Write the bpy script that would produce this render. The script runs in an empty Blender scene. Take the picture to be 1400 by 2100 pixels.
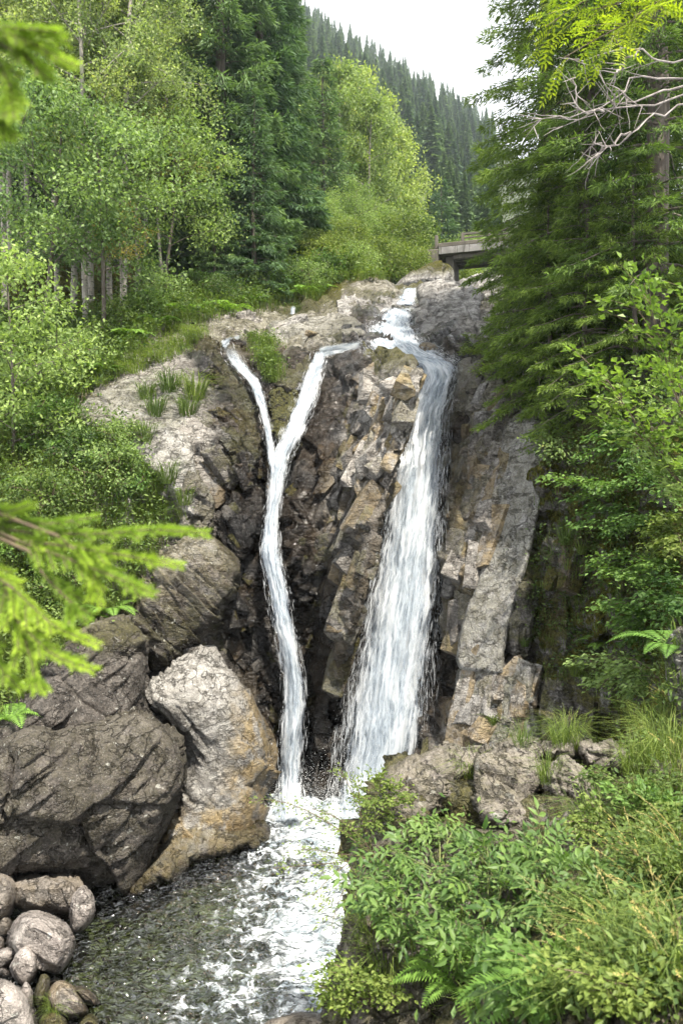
import bpy, math, random
import numpy as np

# ------------------------------------------------------------------ camera, sky, sun, exposure
scene = bpy.context.scene
F, HX, HY = 1500.0, 700.0, 1000.0          # focal length, principal column and eye level in photo pixels
cam_d = bpy.data.cameras.new("camera")
cam = bpy.data.objects.new("camera", cam_d)
scene.collection.objects.link(cam)
cam.location = (0, 0, 0)
cam.rotation_euler = (math.radians(90), 0, 0)
cam_d.sensor_fit = 'VERTICAL'
cam_d.sensor_height = 36.0
cam_d.lens = 36.0 * F / 2100.0
cam_d.shift_y = -50.0 / 2100.0
cam_d.clip_start = 0.05
cam_d.clip_end = 3000.0
cam_d.dof.use_dof = True
cam_d.dof.focus_distance = 16.0
cam_d.dof.aperture_fstop = 3.2
scene.camera = cam

SUN_EL, SUN_AZ = math.radians(63), math.radians(150)     # azimuth measured from +Y (view direction) towards +X
world = bpy.data.worlds.new("World")
scene.world = world
world.use_nodes = True
wn, wl = world.node_tree.nodes, world.node_tree.links
wn.clear()
sky = wn.new('ShaderNodeTexSky'); sky.sky_type = 'NISHITA'; sky.sun_disc = False
sky.sun_elevation = SUN_EL; sky.sun_rotation = SUN_AZ
sky.dust_density = 4.0; sky.air_density = 1.0
mixn = wn.new('ShaderNodeMix'); mixn.data_type = 'RGBA'
tc = wn.new('ShaderNodeTexCoord'); cn = wn.new('ShaderNodeTexNoise')
cn.inputs['Scale'].default_value = 1.6; cn.inputs['Detail'].default_value = 4
mr = wn.new('ShaderNodeMapRange'); mr.inputs['From Min'].default_value = 0.3; mr.inputs['From Max'].default_value = 0.7
mr.inputs['To Min'].default_value = 0.86; mr.inputs['To Max'].default_value = 0.97
wl.new(tc.outputs['Generated'], cn.inputs['Vector']); wl.new(cn.outputs['Fac'], mr.inputs['Value'])
wl.new(mr.outputs['Result'], mixn.inputs['Factor'])
wl.new(sky.outputs['Color'], mixn.inputs[6])
mixn.inputs[7].default_value = (7.6, 7.75, 7.95, 1)      # thin bright cloud veil over the whole sky
bg = wn.new('ShaderNodeBackground'); bg.inputs['Strength'].default_value = 0.105
wo = wn.new('ShaderNodeOutputWorld')
wl.new(mixn.outputs[2], bg.inputs['Color']); wl.new(bg.outputs['Background'], wo.inputs['Surface'])

sun_d = bpy.data.lights.new("sun", 'SUN'); sun_d.energy = 5.0; sun_d.angle = math.radians(1.5); sun_d.color = (1.0, 0.93, 0.81)
sun = bpy.data.objects.new("sun", sun_d); scene.collection.objects.link(sun)
sdir = (math.sin(SUN_AZ) * math.cos(SUN_EL), math.cos(SUN_AZ) * math.cos(SUN_EL), math.sin(SUN_EL))
from mathutils import Vector, Matrix
sun.rotation_euler = Vector(sdir).to_track_quat('Z', 'Y').to_euler()
sun.location = (0, 0, 60)

vs = scene.view_settings
vs.view_transform = 'Standard'; vs.look = 'None'; vs.exposure = 1.35; vs.gamma = 1.0; vs.use_curve_mapping = False
scene.render.engine = 'CYCLES'
cy = scene.cycles
cy.max_bounces = 6; cy.diffuse_bounces = 3; cy.glossy_bounces = 2; cy.transmission_bounces = 4
cy.transparent_max_bounces = 12; cy.volume_bounces = 0
cy.sample_clamp_indirect = 4.0; cy.caustics_reflective = False; cy.caustics_refractive = False
cy.use_denoising = True
try:
    cy.denoiser = 'OPENIMAGEDENOISE'
except Exception:
    pass
cy.use_adaptive_sampling = True; cy.adaptive_threshold = 0.03

# ------------------------------------------------------------------ helpers: pixels, numpy noise, meshes
rng = np.random.default_rng(7)
random.seed(7)
C = scene.collection

def P(px, py, D):
    px = np.asarray(px, float); py = np.asarray(py, float); D = np.asarray(D, float)
    return np.stack([(px - HX) / F * D, D + 0 * px, (HY - py) / F * D], -1)

def _h(ix, iy, iz, k):
    n = (ix * 374761393 + iy * 668265263 + iz * 2147483647 + k * 1274126177) & 0xFFFFFFFF
    n = ((n ^ (n >> 13)) * 1274126177) & 0xFFFFFFFF
    n = ((n ^ (n >> 16)) * 2246822519) & 0xFFFFFFFF
    n = n ^ (n >> 15)
    return (n & 0xFFFFFF) / float(0xFFFFFF)

def gnoise(p, seed=0):
    i = np.floor(p).astype(np.int64); f = p - i
    u = f * f * f * (f * (f * 6 - 15) + 10)
    out = 0
    for dx in (0, 1):
        wx = u[:, 0] if dx else 1 - u[:, 0]
        for dy in (0, 1):
            wy = u[:, 1] if dy else 1 - u[:, 1]
            for dz in (0, 1):
                wz = u[:, 2] if dz else 1 - u[:, 2]
                a, b, c = i[:, 0] + dx, i[:, 1] + dy, i[:, 2] + dz
                n = (a * 374761393 + b * 668265263 + c * 2147483647 + seed * 1274126177) & 0xFFFFFFFF
                n = ((n ^ (n >> 13)) * 1274126177) & 0xFFFFFFFF; n = n ^ (n >> 16)
                g = ((n & 0x3FF) / 511.5 - 1) * (f[:, 0] - dx) + (((n >> 10) & 0x3FF) / 511.5 - 1) * (f[:, 1] - dy) + (((n >> 20) & 0x3FF) / 511.5 - 1) * (f[:, 2] - dz)
                out = out + wx * wy * wz * g
    return out * 1.4

def fbm(p, octv=4, seed=0, gain=0.5, ridged=False):
    s, a, t = 0, 1.0, 0
    for o in range(octv):
        n = gnoise(p * 2.03 ** o + o * 17.3, seed + o * 7)
        if ridged:
            n = 1 - 2 * np.abs(n)
        s = s + a * n; t += a; a *= gain
    return s / t

def facet(p, seed=0, jit=0.75):
    """jittered cells, each a tilted plane: angular broken rock; returns (height, f2-f1)"""
    i = np.floor(p - 0.5).astype(np.int64)
    b1 = np.full(len(p), 9.0); b2 = b1.copy(); hv = np.zeros(len(p))
    for dx in (0, 1):
        for dy in (0, 1):
            for dz in (0, 1):
                a, b, c = i[:, 0] + dx, i[:, 1] + dy, i[:, 2] + dz
                n = (a * 374761393 + b * 668265263 + c * 2147483647 + seed * 1274126177) & 0xFFFFFFFF
                n = ((n ^ (n >> 13)) * 1274126177) & 0xFFFFFFFF; n = n ^ (n >> 16)
                m = ((n * 2246822519) & 0xFFFFFFFF) ^ (n >> 7)
                k = lambda w, s: ((w >> s) & 0x3FF) / 1023.0 - 0.5
                r0 = p[:, 0] - (a + 0.5 + jit * k(n, 0)); r1 = p[:, 1] - (b + 0.5 + jit * k(n, 10)); r2 = p[:, 2] - (c + 0.5 + jit * k(n, 20))
                d = np.sqrt(r0 * r0 + r1 * r1 + r2 * r2)
                h = (k(m, 0) * r0 + k(m, 10) * r1 + k(m, 20) * r2) * 1.6 + k(m, 5) * 0.9
                mk = d < b1
                b2 = np.where(mk, b1, np.minimum(b2, d)); hv = np.where(mk, h, hv); b1 = np.where(mk, d, b1)
    return hv, b2 - b1

def sstep(a, b, x):
    t = np.clip((np.asarray(x, float) - a) / (b - a), 0, 1)
    return t * t * (3 - 2 * t)

def vnormals(v, q):
    q = np.asarray(q)
    if q.shape[1] == 4:
        n = np.cross(v[q[:, 2]] - v[q[:, 0]], v[q[:, 3]] - v[q[:, 1]])
    else:
        n = np.cross(v[q[:, 1]] - v[q[:, 0]], v[q[:, 2]] - v[q[:, 0]])
    out = np.zeros_like(v)
    for k in range(q.shape[1]):
        for c in range(3):
            out[:, c] += np.bincount(q[:, k], n[:, c], len(v))
    return out / (np.linalg.norm(out, axis=1, keepdims=True) + 1e-12)

def make_mesh(name, v, f, mat=None, smooth=True, attrs=None, uv=None):
    v = np.ascontiguousarray(v, np.float32); f = np.ascontiguousarray(f, np.int32)
    me = bpy.data.meshes.new(name)
    n, k = f.shape
    me.vertices.add(len(v)); me.vertices.foreach_set('co', v.ravel())
    me.loops.add(n * k); me.loops.foreach_set('vertex_index', f.ravel())
    me.polygons.add(n)
    me.polygons.foreach_set('loop_start', np.arange(0, n * k, k, dtype=np.int32))
    me.polygons.foreach_set('loop_total', np.full(n, k, np.int32))
    me.polygons.foreach_set('use_smooth', np.full(n, bool(smooth)))
    me.update(calc_edges=True)
    for an, av in (attrs or {}).items():
        a = me.attributes.new(an, 'FLOAT', 'POINT'); a.data.foreach_set('value', np.ascontiguousarray(av, np.float32))
    if uv is not None:
        l = me.uv_layers.new(name='flow'); l.data.foreach_set('uv', np.ascontiguousarray(uv[f.ravel()], np.float32).ravel())
    if mat is not None:
        me.materials.append(mat)
    return me

def link(name, me, parent=None, loc=None, rot=None, scale=None, **props):
    o = bpy.data.objects.new(name, me)
    C.objects.link(o)
    if parent is not None:
        o.parent = parent
    if loc is not None: o.location = loc
    if rot is not None: o.rotation_euler = rot
    if scale is not None: o.scale = scale if hasattr(scale, '__len__') else (scale,) * 3
    for k, val in props.items():
        if val is not None: o[k] = val
    return o

def grid_faces(nr, nc):
    i = np.arange(nr * nc).reshape(nr, nc)
    return np.stack([i[:-1, :-1].ravel(), i[1:, :-1].ravel(), i[1:, 1:].ravel(), i[:-1, 1:].ravel()], -1)

# ------------------------------------------------------------------ material toolkit
class NT:
    def __init__(s, name):
        s.m = bpy.data.materials.new(name); s.m.use_nodes = True
        s.t = s.m.node_tree; s.t.nodes.clear()
        s.out = s.n('ShaderNodeOutputMaterial')
    def n(s, typ, **kw):
        nd = s.t.nodes.new(typ)
        for k, v in kw.items(): setattr(nd, k, v)
        return nd
    def l(s, a, b): s.t.links.new(a, b)
    def put(s, sock, v):
        if hasattr(v, 'is_output') or isinstance(v, bpy.types.NodeSocket): s.l(v, sock)
        else: sock.default_value = v
    def attr(s, name): return s.n('ShaderNodeAttribute', attribute_name=name).outputs['Fac']
    def noise(s, vec, scale, detail=4, rough=0.55, dist=0.0):
        nd = s.n('ShaderNodeTexNoise'); s.l(vec, nd.inputs['Vector'])
        nd.inputs['Scale'].default_value = scale; nd.inputs['Detail'].default_value = detail
        nd.inputs['Roughness'].default_value = rough; nd.inputs['Distortion'].default_value = dist
        return nd.outputs['Fac']
    def mapv(s, vec, scale=(1, 1, 1), rot=(0, 0, 0), loc=(0, 0, 0)):
        nd = s.n('ShaderNodeMapping'); s.l(vec, nd.inputs['Vector'])
        nd.inputs['Scale'].default_value = scale; nd.inputs['Rotation'].default_value = rot; nd.inputs['Location'].default_value = loc
        return nd.outputs['Vector']
    def rng(s, x, a, b, c=0.0, d=1.0, smooth=True):
        nd = s.n('ShaderNodeMapRange'); nd.interpolation_type = 'SMOOTHSTEP' if smooth else 'LINEAR'
        s.put(nd.inputs['Value'], x)
        for nm, v in (('From Min', a), ('From Max', b), ('To Min', c), ('To Max', d)): s.put(nd.inputs[nm], v)
        return nd.outputs['Result']
    def math(s, op, a, b=0.0, clamp=False):
        nd = s.n('ShaderNodeMath', operation=op, use_clamp=clamp); s.put(nd.inputs[0], a); s.put(nd.inputs[1], b)
        return nd.outputs[0]
    def mix(s, fac, a, b, mode='MIX'):
        nd = s.n('ShaderNodeMix', data_type='RGBA', blend_type=mode)
        s.put(nd.inputs[0], fac)
        for sock, v in ((nd.inputs[6], a), (nd.inputs[7], b)):
            s.put(sock, (*v, 1) if isinstance(v, tuple) and len(v) == 3 else v)
        return nd.outputs[2]
    def pos(s): return s.n('ShaderNodeNewGeometry').outputs['Position']
    def bump(s, h, strength=0.5, dist=0.05, normal=None):
        nd = s.n('ShaderNodeBump'); nd.inputs['Strength'].default_value = strength; nd.inputs['Distance'].default_value = dist
        s.l(h, nd.inputs['Height'])
        if normal is not None: s.l(normal, nd.inputs['Normal'])
        return nd.outputs['Normal']
    def principled(s, **kw):
        nd = s.n('ShaderNodeBsdfPrincipled')
        for k, v in kw.items():
            s.put(nd.inputs[k.replace('_', ' ')], (*v, 1) if isinstance(v, tuple) and len(v) == 3 else v)
        return nd
    def end(s, sh): s.l(sh, s.out.inputs['Surface']); return s.m

def mat_rock(name, ca, cb, band_rot=(0.3, 0.5, 0.2), lichen=0.6, bands=1.0):
    t = NT(name); p = t.pos()
    big = t.noise(p, 0.9, 5, 0.6); mid = t.noise(p, 4.0, 6, 0.65); fine = t.noise(p, 26.0, 5, 0.7)
    bandv = t.mapv(p, (1.0, 1.2, 6.0), band_rot)
    band = t.noise(bandv, 1.4, 6, 0.65, 0.6)
    col = t.mix(t.rng(big, 0.32, 0.68), ca, cb)
    col = t.mix(t.rng(mid, 0.44, 0.62, 0.0, 0.85), col, t.mix(0.7, ca, (0.07, 0.063, 0.057), 'MIX'))
    col = t.mix(t.rng(band, 0.46, 0.56, 0.0, 0.45 * bands), col, t.mix(1.0, col, (0.45, 0.42, 0.4), 'MULTIPLY'))
    # thin dark joints
    jn = t.noise(t.mapv(p, (1.3, 1.0, 2.2), (0.2, 0.9, 0.1)), 1.1, 7, 0.6, 0.3)
    joint = t.math('SUBTRACT', 1.0, t.rng(t.math('ABSOLUTE', t.math('SUBTRACT', jn, 0.5)), 0.0, 0.018))
    col = t.mix(t.math('MULTIPLY', joint, 0.3), col, (0.07, 0.06, 0.05))
    wv = t.n('ShaderNodeTexNoise'); t.l(p, wv.inputs['Vector']); wv.inputs['Scale'].default_value = 1.7; wv.inputs['Detail'].default_value = 5
    wa = t.n('ShaderNodeVectorMath', operation='MULTIPLY_ADD'); t.l(wv.outputs['Color'], wa.inputs[0]); wa.inputs[1].default_value = (1.4, 1.4, 1.4); t.l(t.mapv(p, (1.9, 1.0, 0.5), band_rot), wa.inputs[2])
    vc = t.n('ShaderNodeTexVoronoi', feature='DISTANCE_TO_EDGE'); vc.inputs['Scale'].default_value = 1.15; t.l(wa.outputs[0], vc.inputs['Vector'])
    vk = t.math('MULTIPLY', t.rng(vc.outputs['Distance'], 0.0, 0.02, 1.0, 0.0), t.rng(t.noise(p, 1.6, 2), 0.42, 0.56))
    joint = t.math('MAXIMUM', joint, t.math('MULTIPLY', vk, 0.8))
    col = t.mix(t.math('MULTIPLY', vk, 0.2), col, (0.06, 0.05, 0.045))
    col = t.mix(1.0, col, t.mix(t.rng(fine, 0.3, 0.7), (0.6, 0.6, 0.6), (1.25, 1.24, 1.22)), 'MULTIPLY')
    # ochre mineral stain
    oc = t.math('MULTIPLY', t.attr('ochre'), t.rng(t.noise(p, 2.4, 4, 0.6), 0.35, 0.58))
    col = t.mix(oc, col, t.mix(t.rng(mid, 0.3, 0.7), (0.14, 0.10, 0.05), (0.36, 0.285, 0.17)))
    # dark tone: algae, wet rock, and painted-in shade on the wall below the spruces
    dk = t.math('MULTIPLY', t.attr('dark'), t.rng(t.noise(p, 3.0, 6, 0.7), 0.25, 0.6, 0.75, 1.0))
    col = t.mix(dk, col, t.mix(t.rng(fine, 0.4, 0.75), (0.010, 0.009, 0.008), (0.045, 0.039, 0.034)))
    # lichen
    li = t.rng(t.noise(p, 7.5, 3, 0.5, 0.4), 0.66, 0.71); li2 = t.rng(t.noise(p, 34.0, 3, 0.6), 0.62, 0.7)
    lif = t.math('MULTIPLY', t.math('MAXIMUM', li, t.math('MULTIPLY', li2, 0.8)), t.math('MULTIPLY', t.math('SUBTRACT', 1.0, t.attr('wet')), lichen), True)
    col = t.mix(lif, col, (0.48, 0.48, 0.44))
    # wet
    wet = t.math('MULTIPLY', t.attr('wet'), t.rng(mid, 0.15, 0.5, 0.6, 1.0), True)
    col = t.mix(wet, col, t.mix(1.0, col, t.mix(t.rng(big, 0.4, 0.6), (0.085, 0.085, 0.09), (0.17, 0.14, 0.11)), 'MULTIPLY'))
    # moss
    geo = t.n('ShaderNodeNewGeometry'); sx = t.n('ShaderNodeSeparateXYZ'); t.l(geo.outputs['Normal'], sx.inputs[0])
    mf = t.math('MULTIPLY', t.attr('moss'), t.rng(t.math('ADD', t.noise(p, 3.3, 5, 0.65), t.math('MULTIPLY', sx.outputs['Z'], 0.12)), 0.42, 0.56), True)
    mcol = t.mix(t.rng(t.noise(p, 14, 4, 0.7), 0.3, 0.7), (0.025, 0.03, 0.006), (0.17, 0.16, 0.03))
    col = t.mix(mf, col, mcol)
    rough = t.math('SUBTRACT', 0.92, t.math('MULTIPLY', wet, 0.76))
    rough = t.math('MAXIMUM', rough, t.math('MULTIPLY', mf, 0.95))
    h = t.math('ADD', t.math('MULTIPLY', mid, 0.6), t.math('ADD', t.math('MULTIPLY', fine, 0.25), t.math('MULTIPLY', band, 0.7 * bands)))
    h = t.math('SUBTRACT', h, t.math('MULTIPLY', joint, 0.5))
    h = t.math('ADD', h, t.math('MULTIPLY', t.math('MULTIPLY', mf, t.noise(p, 40, 3, 0.7)), 1.2))
    nrm = t.bump(h, 1.0, 0.15)
    b = t.principled(Base_Color=col, Roughness=rough, Normal=nrm)
    t.l(t.math('ADD', 0.10, t.math('MULTIPLY', wet, 0.30)), b.inputs['Specular IOR Level'])
    return t.end(b.outputs[0])

M = {}
M['rock'] = mat_rock('grey_gneiss', (0.41, 0.39, 0.36), (0.22, 0.205, 0.19))
M['slab'] = mat_rock('slab_gneiss', (0.30, 0.295, 0.28), (0.235, 0.23, 0.22), (0.2, 1.2, 0.3), 0.5, 0.25)
M['rock_pale'] = mat_rock('pale_gneiss', (0.375, 0.365, 0.35), (0.25, 0.243, 0.232), (0.5, 0.9, 0.3), 0.4, 0.6)
M['rock_front'] = mat_rock('lichened_stone', (0.34, 0.31, 0.28), (0.23, 0.205, 0.185), (0.1, 0.2, 0.0), 0.45, 0.15)
M['stone'] = mat_rock('shore_granite', (0.40, 0.365, 0.34), (0.28, 0.25, 0.235), (0.1, 0.2, 0.0), 0.5, 0.05)

def mat_soil(name, ca, cb):
    t = NT(name); p = t.pos()
    a = t.noise(p, 1.3, 6, 0.65); b = t.noise(p, 18, 4, 0.7)
    col = t.mix(t.rng(a, 0.35, 0.65), ca, cb)
    col = t.mix(1.0, col, t.mix(t.rng(b, 0.3, 0.7), (0.5, 0.5, 0.5), (1.4, 1.4, 1.4)), 'MULTIPLY')
    return t.end(t.principled(Base_Color=col, Roughness=0.95, Normal=t.bump(b, 0.8, 0.05)).outputs[0])
M['soil'] = mat_soil('mossy_soil', (0.035, 0.045, 0.014), (0.075, 0.055, 0.03))
M['forest_floor'] = mat_soil('forest_floor', (0.025, 0.04, 0.015), (0.05, 0.06, 0.02))
# ------------------------------------------------------------------ waterfall courses: (row, x of one bank, x of the other, distance)
FALLS = {
 'big': [(628, 792, 850, 28.2), (660, 752, 862, 26), (700, 722, 886, 23.2), (728, 742, 932, 21.4), (746, 836, 950, 20.4), (770, 856, 944, 19.9),
         (800, 846, 936, 19.5), (850, 828, 926, 18.9), (950, 804, 922, 18.1), (1100, 772, 916, 17.5), (1250, 738, 908, 17.0), (1400, 700, 900, 16.7),
         (1500, 684, 898, 16.5), (1600, 672, 880, 16.4), (1690, 660, 872, 15.4)],
 'side': [(700, 446, 484, 22.0), (740, 456, 508, 21.0), (780, 500, 542, 20.0), (830, 524, 554, 19.2), (880, 538, 560, 18.7), (940, 542, 574, 18.25), (985, 550, 582, 18.0)],
 'mid': [(716, 640, 676, 20.8), (770, 620, 664, 20.0), (830, 594, 652, 19.3), (880, 574, 630, 18.7), (940, 548, 602, 18.3), (1000, 546, 586, 18.0),
         (1060, 538, 576, 17.75), (1130, 524, 580, 17.45), (1200, 538, 596, 17.25), (1300, 560, 612, 17.05), (1400, 576, 632, 16.9), (1500, 568, 632, 16.7),
         (1600, 564, 622, 16.5), (1650, 556, 630, 16.1), (1690, 540, 650, 15.3)],
 'rill': [(626, 596, 608, 30.2), (656, 590, 606, 29.6)],
 'upper': [(588, 826, 858, 33.5), (602, 815, 858, 31.8), (628, 800, 856, 28.6)],
}
fall_pts = []
for k, rows in FALLS.items():
    r = np.array(rows, float); yy = np.arange(r[0, 0], r[-1, 0], 8.0)
    xl, xr, D = (np.interp(yy, r[:, 0], r[:, i]) for i in (1, 2, 3))
    for t in (0.08, 0.5, 0.92):
        fall_pts.append(P(xl + (xr - xl) * t, yy, D))
fall_pts = np.concatenate(fall_pts)

def fall_dist(v):
    out = np.full(len(v), 99.0)
    for s in range(0, len(v), 20000):
        w = v[s:s + 20000]
        d2 = (w * w).sum(1)[:, None] + (fall_pts * fall_pts).sum(1)[None] - 2 * w @ fall_pts.T
        out[s:s + 20000] = np.sqrt(np.maximum(d2.min(1), 0))
    return out

def rbf_fit(ctrl):
    c = np.array(ctrl, float); x = c[:, :2] / 1000.0; v = 1.0 / c[:, 2]
    n = len(c)
    r2 = ((x[:, None] - x[None]) ** 2).sum(-1)
    K = 0.5 * r2 * np.log(r2 + 1e-9) + np.eye(n) * 1e-5
    A = np.zeros((n + 3, n + 3)); Q = np.c_[np.ones(n), x]
    A[:n, :n] = K; A[:n, n:] = Q; A[n:, :n] = Q.T
    w = np.linalg.solve(A, np.r_[v, 0, 0, 0])
    def ev(px, py):
        q = np.stack([np.asarray(px, float).ravel(), np.asarray(py, float).ravel()], -1) / 1000.0
        o = np.empty(len(q))
        for s in range(0, len(q), 40000):
            z = q[s:s + 40000]
            d2 = ((z[:, None] - x[None]) ** 2).sum(-1)
            o[s:s + 40000] = 0.5 * d2 * np.log(d2 + 1e-9) @ w[:n] + w[n] + z @ w[n + 1:]
        return 1.0 / np.clip(o, 1 / 80.0, 1 / 1.2)
    return ev

# distance of the bedrock along the ravine (photo column, photo row, metres)
CLIFF = [
 # falls
 (910, 750, 20.6), (880, 850, 19.4), (862, 950, 18.6), (842, 1100, 18.0), (825, 1250, 17.5), (805, 1400, 17.2), (790, 1500, 17.0), (770, 1640, 16.9),
 (800, 690, 23.9), (815, 640, 27.6), (840, 600, 32.6), (460, 715, 21.9), (520, 780, 20.6), (545, 880, 19.1), (655, 728, 21.2), (615, 840, 19.6),
 (565, 960, 18.8), (545, 1130, 17.95), (590, 1350, 17.5), (600, 1640, 16.8), (600, 640, 30.2),
 # between the falls
 (760, 730, 20.9), (740, 900, 18.7), (700, 1100, 17.6), (660, 1400, 16.9), (650, 1620, 16.5), (580, 760, 21), (600, 690, 23.5), (560, 850, 19.5),
 # right wall
 (985, 760, 20.0), (960, 950, 18.2), (950, 1150, 17.0), (920, 1400, 16.2), (900, 1550, 15.4), (1010, 850, 18.0), (1060, 870, 16.9), (1050, 1050, 16.1),
 (1000, 1250, 15.7), (1010, 1450, 14.7), (980, 1620, 14.2), (900, 1700, 14.6), (1150, 950, 15.2), (1250, 950, 14.2), (1400, 980, 11.8), (1150, 1120, 14.9), (1250, 1250, 13.3),
 (1140, 1450, 14.0), (1260, 1470, 12.6), (1420, 1300, 9.8), (1420, 1450, 8.9), (1300, 1600, 11.5), (1100, 1620, 13.6),
 (1500, 1000, 10.6), (1500, 1400, 8.4),
 (1120, 860, 16.6), (1250, 860, 14.6), (1200, 760, 16.4), (1100, 760, 18.5), (1300, 700, 15.8), (1420, 680, 14.5), (1420, 600, 17), (1250, 620, 19.5), (1100, 640, 23), (1020, 640, 26), (1000, 580, 32),
 # upper bed
 (930, 650, 25), (950, 590, 32), (760, 600, 31.5), (700, 640, 28), (690, 690, 23.8), (700, 575, 35), (850, 570, 38), (560, 640, 29.5), (540, 700, 23.6),
 # left bank
 (480, 660, 26), (420, 690, 23.6), (440, 760, 21.3), (480, 850, 19.4), (490, 950, 18.4), (470, 1060, 17.9), (510, 1200, 17.55), (500, 1350, 17.1), (540, 1500, 16.6), (530, 1650, 16.1),
 (350, 730, 22.4), (300, 830, 19.9), (380, 900, 18.6), (420, 1000, 17.9), (400, 1100, 17.2), (330, 1250, 16.5), (400, 1400, 16.0), (430, 1550, 15.6),(400, 1750, 14.6),
 (200, 860, 19.3), (150, 940, 18.4), (250, 950, 17.9), (300, 1040, 17.3), (150, 1080, 16.6), (200, 1200, 15.6), (60, 1200, 15.2), (0, 1050, 16.6), (-120, 1000, 16.4),
 (100, 1380, 14.3), (250, 1500, 14.0), (-60, 1500, 13.2), (100, 1750, 13.4), (-100, 1800, 12.2), (250, 1820, 13.2),
 (100, 750, 23), (0, 850, 20), (-120, 800, 20), (200, 690, 25.2), (350, 650, 26.8), (0, 690, 25), (-120, 650, 26), (350, 590, 31.5), (500, 590, 32.5), (150, 590, 31), (0, 570, 31), (-120, 560, 31), (600, 580, 34), (450, 545, 37), (200, 545, 36),
]
cliff_D = rbf_fit(CLIFF)

def poly_smooth(poly, n=6):
    p = np.array(poly, float); m = len(p); out = []
    for i in range(m):
        p0, p1, p2, p3 = p[i - 1], p[i], p[(i + 1) % m], p[(i + 2) % m]
        for t in np.linspace(0, 1, n, endpoint=False):
            out.append(0.5 * (2 * p1 + (p2 - p0) * t * 0.8 + (2 * p0 - 5 * p1 + 4 * p2 - p3) * t * t * 0.8 + (3 * p1 - p0 - 3 * p2 + p3) * t ** 3 * 0.8
                       + (1 - 0.8) * 2 * (p2 - p1) * t))
    return np.array(out)

def poly_sdf(poly, q):
    """distance inside the outline (positive inside)"""
    d = np.full(len(q), 1e9); ins = np.zeros(len(q), bool); m = len(poly)
    near = np.zeros_like(q)
    for i in range(m):
        a, b = poly[i], poly[(i + 1) % m]
        e = b - a; w = q - a
        t = np.clip((w @ e) / (e @ e + 1e-12), 0, 1)
        c = a + t[:, None] * e
        dd = np.linalg.norm(q - c, axis=1)
        mm = dd < d; d = np.where(mm, dd, d); near[mm] = c[mm]
        cr = ((a[1] > q[:, 1]) != (b[1] > q[:, 1])) & (q[:, 0] < (b[0] - a[0]) * (q[:, 1] - a[1]) / (b[1] - a[1] + 1e-12) + a[0])
        ins ^= cr
    return np.where(ins, d, -d), near

def strata(v, nb, seed, sp=0.55):
    """ledges: a saw profile across the bedding, fading in and out along it"""
    nb = np.broadcast_to(np.asarray(nb, float), v.shape); nb = nb / np.linalg.norm(nb, axis=1, keepdims=True)
    s = (v * nb).sum(1) + 0.22 * fbm(v * 0.55, 3, seed + 301) + 0.05 * fbm(v * 2.2, 2, seed + 303)
    m1 = sstep(-0.25, 0.2, fbm(v * 0.9 + 7, 2, seed + 305)); m2 = sstep(-0.15, 0.25, fbm(v * 1.7 + 3, 2, seed + 307))
    w1 = s / sp; f1 = w1 - np.floor(w1); k1 = _h(np.floor(w1).astype(np.int64), 0 * np.floor(w1).astype(np.int64), 0, seed) * 0.8 + 0.4
    w2 = s / (sp * 0.31) + 0.37; f2 = w2 - np.floor(w2)
    return (f1 - 0.5) * k1 * m1 + 0.36 * (f2 - 0.5) * m2
def roughen(v, n, amp, scale, seed, aniso=(1, 1, 1), rot=None, fine=1.0, crack=0.5, nb=(0.85, 0.25, -0.45), lay=1.0):
    p = v * np.array(aniso)
    if rot is not None:
        p = v @ np.array(Matrix.Rotation(rot[0], 3, 'X') @ Matrix.Rotation(rot[1], 3, 'Y')).T * np.array(aniso)
    p = p + 0.2 * scale * np.stack([fbm(p / scale * 0.8, 3, seed + s) for s in (1, 2, 3)], -1)
    h1, e1 = facet(p / scale, seed); h2, e2 = facet(p / (scale * 0.36), seed + 40)
    m = sstep(-0.1, 0.3, fbm(v * 0.8 + 11, 2, seed + 9))
    d = 1.5 * h1 + 0.7 * h2 * m + 0.4 * fbm(p / scale * 1.5, 4, seed + 5) + 0.16 * fine * fbm(p / scale * 7, 3, seed + 15, 0.6, True)
    d -= crack * (0.5 * np.exp(-(e1 / 0.035) ** 2) + 0.22 * np.exp(-(e2 / 0.05) ** 2) * m)
    d += lay * 1.1 * strata(v, nb, seed, 0.42 * scale + 0.12)
    return v + n * (amp * d)[:, None]

def rock_attrs(v, wet_k=1.0, dark=0.0, moss=0.0, ochre=0.0):
    d = fall_dist(v) + 0.5 * fbm(v * 1.1, 3, 91)
    wet = np.clip(1.3 * (1 - sstep(0.45, 1.7, d)), 0, 1) * wet_k
    pool = (1 - sstep(0.05, 0.45, v[:, 2] + 7.0 + 0.15 * fbm(v * 2, 3, 5))) * 0.9
    f = lambda a: np.broadcast_to(np.asarray(a, float), (len(v),)).copy()
    return dict(wet=np.maximum(wet, pool), dark=f(dark), moss=f(moss), ochre=f(ochre))

def set_props(o, **kw):
    for k, val in kw.items(): o[k] = val
    return o

# ------------------------------------------------------------------ structure: bedrock of the ravine
st = 4.3
gx = np.arange(-260, 1560, st); gy = np.arange(536, 1840, st)
GX, GY = np.meshgrid(gx, gy)
D0 = cliff_D(GX, GY)
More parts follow.
